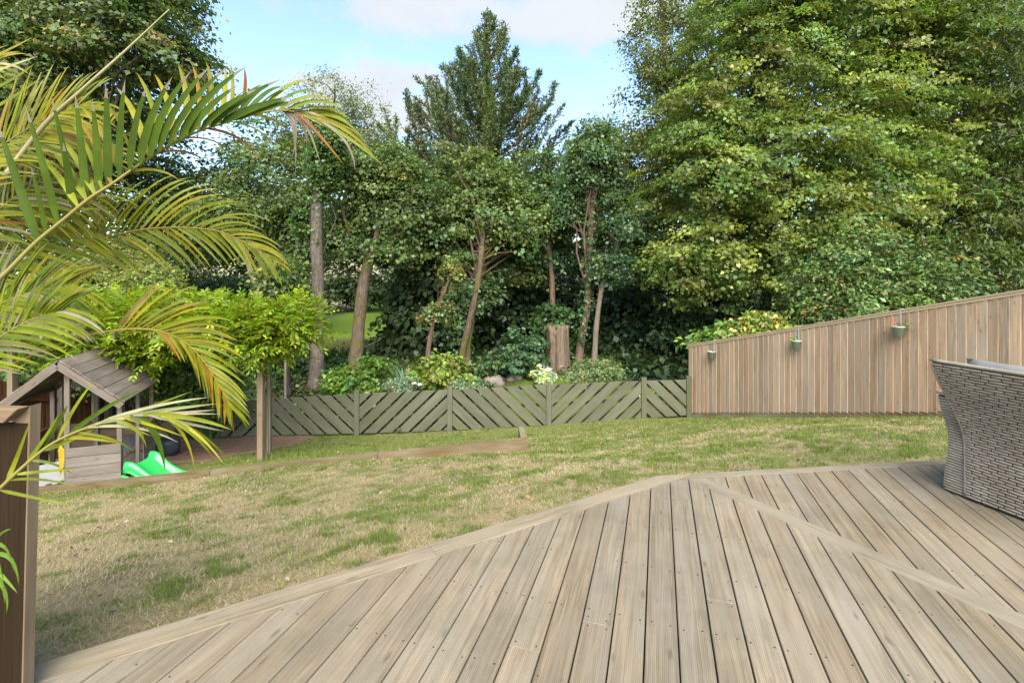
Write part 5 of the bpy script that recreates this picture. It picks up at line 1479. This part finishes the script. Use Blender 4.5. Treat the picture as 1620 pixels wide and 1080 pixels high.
# ------------------------------------------------------------------ wicker chair
chair = empty('wicker_armchair', (3.7, 3.3, 0), 'grey woven wicker garden armchair seen from behind', 'chair')
c0 = np.array([3.348, 3.53]); cd = unit(np.array([.25, -.968])); cnn = np.array([-.968, -.25])
CHW = .86
def flare(z):       # how far the back leans out at height z
    return .225 * sstep(.35, 1.12, z) ** 1.15
def back_pt(s, z, o=0.):
    k = flare(z) + o
    sx = s - (.085 * sstep(.4, 1.05, z)) * (1 - 2 * s / CHW)
    q = c0 + cd * sx + cnn * k
    return np.array([q[0], q[1], z])
M_WICK = wood('grey_wicker', (.27, .228, .168), (.165, .136, .098), grey=(.29, .255, .198), grain=(60, 60, 300), var=.0, knots=False, rough=.5, bump=.25)
M_WICKDK = plain('wicker_core', (.05, .044, .036), .8)
def weave(fn, s0, s1, z0, z1, rowh, seg, name, parent, mat, thick=.0075, gap=.05):
    """courses of flat cane passing over and under the stakes"""
    V = []; Fc = []
    rows = int((z1 - z0) / rowh); 
    for r in range(rows):
        z = z0 + (r + .5) * rowh
        off = (r % 2) * .5 + rng.normal(0, .05) + (.12 * (r % 4 > 1))
        k = int((s1 - s0) / seg) + 2
        for i in range(-1, k):
            a = s0 + (i + off) * seg; b = a + seg * (1 - gap)
            a, b = max(a, s0), min(b, s1)
            if b - a < .008: continue
            o = len(V); m = 5
            hw = rowh * .5 * (.80 + .10 * rng.random())
            for j in range(m + 1):
                t = j / m; s = a + (b - a) * t
                bul = thick * (math.sin(math.pi * (.06 + .88 * t)) ** .5) + .0005
                for (dz, f) in ((-hw, .0), (-hw * .55, .9), (hw * .55, 1.0), (hw, .05)):
                    V.append(fn(s, z + dz, bul * f - .001 + .0015 * f))
            for j in range(m):
                for q in range(3): Fc.append((o + j * 4 + q, o + (j + 1) * 4 + q, o + (j + 1) * 4 + q + 1, o + j * 4 + q + 1))
    ob = link(name, mesh(name, V, Fc, mat, True), parent)
    return ob
def sheet(fn, s0, s1, z0, z1, ns, nz, name, mat, o=-.004, th=.02):
    V = []; Fc = []
    for sgn in (0, 1):
        for i in range(ns + 1):
            for j in range(nz + 1): V.append(fn(s0 + (s1 - s0) * i / ns, z0 + (z1 - z0) * j / nz, o - th * sgn))
    N = (ns + 1) * (nz + 1); w = nz + 1
    for i in range(ns):
        for j in range(nz):
            a = i * w + j
            Fc += [(a, a + 1, a + w + 1, a + w), (N + a, N + a + w, N + a + w + 1, N + a + 1)]
    for i in range(ns):
        a = i * w; Fc.append((a, a + w, N + a + w, N + a)); a += nz; Fc.append((a, N + a, N + a + w, a + w))
    for j in range(nz):
        Fc.append((j, N + j, N + j + 1, j + 1)); a = ns * w + j; Fc.append((a, a + 1, N + a + 1, N + a))
    return link(name, mesh(name, V, Fc, mat, True), chair)
sheet(back_pt, 0, CHW, .018, 1.02, 8, 24, 'backrest', M_WICKDK)
w_ = weave(back_pt, 0, CHW, .018, 1.02, .0205, .098, 'back_weave', chair, M_WICK); w_['kind'] = 'stuff'
# rolled rim along the top of the back
MB().tube([back_pt(s, 1.021, -.008) for s in np.linspace(-.004, CHW, 16)], .0125, 8).build('top_rim', M_WICK, chair, None, True)
MB().tube([back_pt(.0, z, -.004) for z in np.linspace(.018, 1.02, 16)], .009, 7).build('side_rim', M_WICK, chair, None, True)
# arms: rear ends stand beside the back, flared at top and foot
def arm_rear(side):
    def fn(s, z, o=0.):
        q = c0 + (cd * (-s) if side < 0 else cd * (CHW + s)) + cnn * (o - .012)
        fl = .040 * sstep(.40, .76, z) + .03 * (1 - sstep(.04, .40, z))
        k = s / .115
        q = q + (-cd if side < 0 else cd) * fl * k + cnn * (.045 * sstep(.42, .76, z))
        return np.array([q[0], q[1], z])
    return fn
def arm_side(side):
    base = arm_rear(side)
    def fn(s, z, o=0.):                      # s runs forward from the rear corner
        p = base(.115, z, 0.0); d = (-cd if side < 0 else cd)
        q = p[:2] - cnn * s + d * o
        return np.array([q[0], q[1], z + (-.10 * (s / .74) if z > .6 else 0) * ((z - .6) / .16)])
    return fn
for side in (-1, 1):
    sheet(arm_rear(side), 0.0, .112, .012, .74, 3, 14, 'arm_end', M_WICKDK)
    w_ = weave(arm_rear(side), .001, .115, .012, .74, .0205, .118, 'arm_end_weave', chair, M_WICK, gap=.0); w_['kind'] = 'stuff'
    sheet(arm_side(side), 0.0, .74, .012, .74, 6, 14, 'arm_side', M_WICKDK)
    w_ = weave(arm_side(side), .0, .74, .012, .74, .0205, .098, 'arm_side_weave', chair, M_WICK); w_['kind'] = 'stuff'
    f1, f2 = arm_rear(side), arm_side(side)
    top = MB()
    pts_o = [f2(s, .742, .006) for s in np.linspace(-.012, .74, 8)]
    d = (-cd if side < 0 else cd)
    for a, b in zip(pts_o[:-1], pts_o[1:]):
        off = np.array([*(d * -.13), 0]); V = [a, b, b + off, a + off]; V += [v + np.array([0, 0, .022]) for v in V]
        top.add(V, [(3, 2, 1, 0), (4, 5, 6, 7), (0, 1, 5, 4), (1, 2, 6, 5), (2, 3, 7, 6), (3, 0, 4, 7)])
    top.build('arm_top', M_WICK, chair)
    for s in (.03, .70):
        p = f2(s, .03, -.04); beam('foot', (p[0], p[1], 0), (p[0], p[1], .03), .05, .05, M_WICKDK, chair, (cd[0], cd[1], 0))
m_seat = c0 + cd * CHW / 2 - cnn * .38
Msq = frame((m_seat[0], m_seat[1], .28), (cd[0], cd[1], 0), (-cnn[0], -cnn[1], 0))
plank('seat', [(-.43, -.36), (.43, -.36), (.43, .36), (-.43, .36)], .06, M_WICK, chair, Msq, .01)
M_CUSH = plain('pale_grey_cushion_fabric', (.28, .262, .24), .9, c2=(.24, .226, .206), scale=120, bump=.2)
def cushion(name, label, o, ex, ey, w, h, t, n=14):
    V = []; Fc = []
    for sg in (1, -1):
        for i in range(n + 1):
            for j in range(n + 1):
                u, v = i / n * 2 - 1, j / n * 2 - 1
                k = (max(0, 1 - u ** 4) * max(0, 1 - v ** 4)) ** .5
                pin = 1 - .05 * (u * u * v * v)
                V.append((u * w / 2 * (1 - .05 * (1 - v * v)) * pin if False else u * w / 2, v * h / 2, sg * t / 2 * k + .004 * math.sin(7 * u + 3 * v)))
    N = (n + 1) ** 2
    for i in range(n):
        for j in range(n):
            a = i * (n + 1) + j
            Fc += [(a, a + n + 1, a + n + 2, a + 1), (N + a, N + a + 1, N + a + n + 2, N + a + n + 1)]
    tag(link(name, mesh(name, V, Fc, M_CUSH, True), None, frame(o, ex, ey)), label, 'cushion')
bc = c0 + cd * .42 - cnn * (-.05)
p = back_pt(.37, .775, -.165)
cushion('back_cushion', 'pale cushion showing above the back of the wicker armchair', p, (cd[0], cd[1], 0), (cnn[0] * .38, cnn[1] * .38, .92), .62, .60, .13)

# ------------------------------------------------------------------ grass
def grass():
    n = 1500000
    x = rng.uniform(-9.2, 7.6, n); y = rng.uniform(1.5, 14.8, n)
    keep = rng.random(n) < np.minimum(1, (3.4 / y) ** 1.35)
    x, y = x[keep], y[keep]
    vis = np.abs(x) / y < 1.22
    ondeck = (x * nL[0] + y * nL[1] < dL + .004) & (x * nR[0] + y * nR[1] < dR + .004)
    rf = ((x - FA[0]) * fn[0] + (y - FA[1]) * fn[1]) > .03
    front = (y < 11.36) & rf
    patch = (y > 11.6) & (x > -.3 + .3 * np.sin(y * 3)) & (x < 4.0) & (y < 14.7)
    edge_d = SL_A[1] + (SL_B[1] - SL_A[1]) * (x - SL_A[0]) / (SL_B[0] - SL_A[0])
    onsl = (x < .26) & (y > edge_d - .01) & (y < edge_d + .13)
    L1 = (x > .14) & (x < .28) & (y > 7.8) & (y < 8.5)
    terr = behind_sleeper(x, y)
    pxq = CX + F * x / y
    pavd = terr & (((y > 8.7) & (y < 11.3) & (x < -4.66 - .42 * (11.25 - y))) | (x < -5.35)) 
    ok = vis & ~ondeck & (front | patch) & ~onsl & ~L1 & ~pavd
    x, y = x[ok], y[ok]; n = len(x)
    gm = green_mask(x, y)
    tuft = sstep(.58, .74, fbm(x * 3.3 + 7, y * 2.9, 61, 3)) * sstep(.25, .55, gm + .15)
    isg = rng.random(n) < np.clip(gm * .85 + tuft * .7 + (y > 11.6) * .6, 0.03, .97)
    thin = rng.random(n) < np.where(isg, 1, .62)
    x, y, gm, tuft, isg = [a[thin] for a in (x, y, gm, tuft, isg)]; n = len(x)
    z = G(x, y) + (fbm(x * 1.7, y * 1.7, 91, 4) - .5) * .05
    h = np.where(isg, .020 + .026 * rng.random(n) + .038 * tuft * rng.random(n), .012 + .020 * rng.random(n))
    w = np.maximum(.0042, .00105 * y) * (.7 + .6 * rng.random(n))
    az = rng.random(n) * 6.283
    ln = np.where(isg, .25 + .8 * rng.random(n), .9 + 1.6 * rng.random(n)) * h
    d = np.c_[np.cos(az), np.sin(az), np.zeros(n)]; s = np.c_[-np.sin(az), np.cos(az), np.zeros(n)]
    b = np.c_[x, y, z - .006]
    tip = b + d * ln[:, None] + np.c_[np.zeros(n), np.zeros(n), h]
    V = np.stack([b - s * w[:, None] * .5, b + s * w[:, None] * .5, tip], 1).reshape(-1, 3)
    Fq = np.arange(3 * n).reshape(-1, 3)
    gcol_ = np.array([.132, .168, .030]); g2 = np.array([.095, .142, .020]); st = np.array([.38, .325, .18]); s2 = np.array([.275, .22, .112])
    u = rng.random((n, 1))
    cg = gcol_ * (1 - tuft[:, None] * .8) + g2 * tuft[:, None] * .8
    c = np.where(isg[:, None], cg * (.75 + .5 * u), (st * u + s2 * (1 - u)) * (.8 + .4 * rng.random((n, 1))))
    o = link('grass', mesh('grass', V, Fq, M_GRASS, fcol=c)); tag(o, 'patchy half dried lawn grass', kind='stuff')
    print('blades', n)
grass()
def litter():
    n = 900
    x = rng.uniform(-8.5, 7, n); y = rng.uniform(1.8, 11.2, n)
    ok = ~((x * nL[0] + y * nL[1] < dL + .02) & (x * nR[0] + y * nR[1] < dR + .02)) & (((x - FA[0]) * fn[0] + (y - FA[1]) * fn[1]) > .05) & (np.abs(x) / y < 1.2)
    x, y = x[ok], y[ok]; n = len(x)
    p = np.c_[x, y, G(x, y) + (fbm(x * 1.7, y * 1.7, 91, 4) - .5) * .05 + .018]
    L = .025 + .035 * rng.random(n)
    V, Fq = leaf_quads(p, np.array([0, 0, 1.]) + rng.normal(size=(n, 3)) * .45, rng.normal(size=(n, 3)), L, L * .6, .3)
    tag(link('fallen_leaves', mesh('fallen_leaves', V, Fq, M_LEAF, fcol=palette(n, np.arange(n), (.20, .135, .06), (.34, .30, .2), .3))), 'small dry leaves scattered on the lawn', kind='stuff')
litter()
tri = sum(sum(len(p.vertices) - 2 for p in o.data.polygons) if len(o.data.polygons) < 2000 else len(o.data.polygons) * 2 for o in bpy.data.objects if o.type == 'MESH')
print('triangles about', tri, 'objects', len(bpy.data.objects))
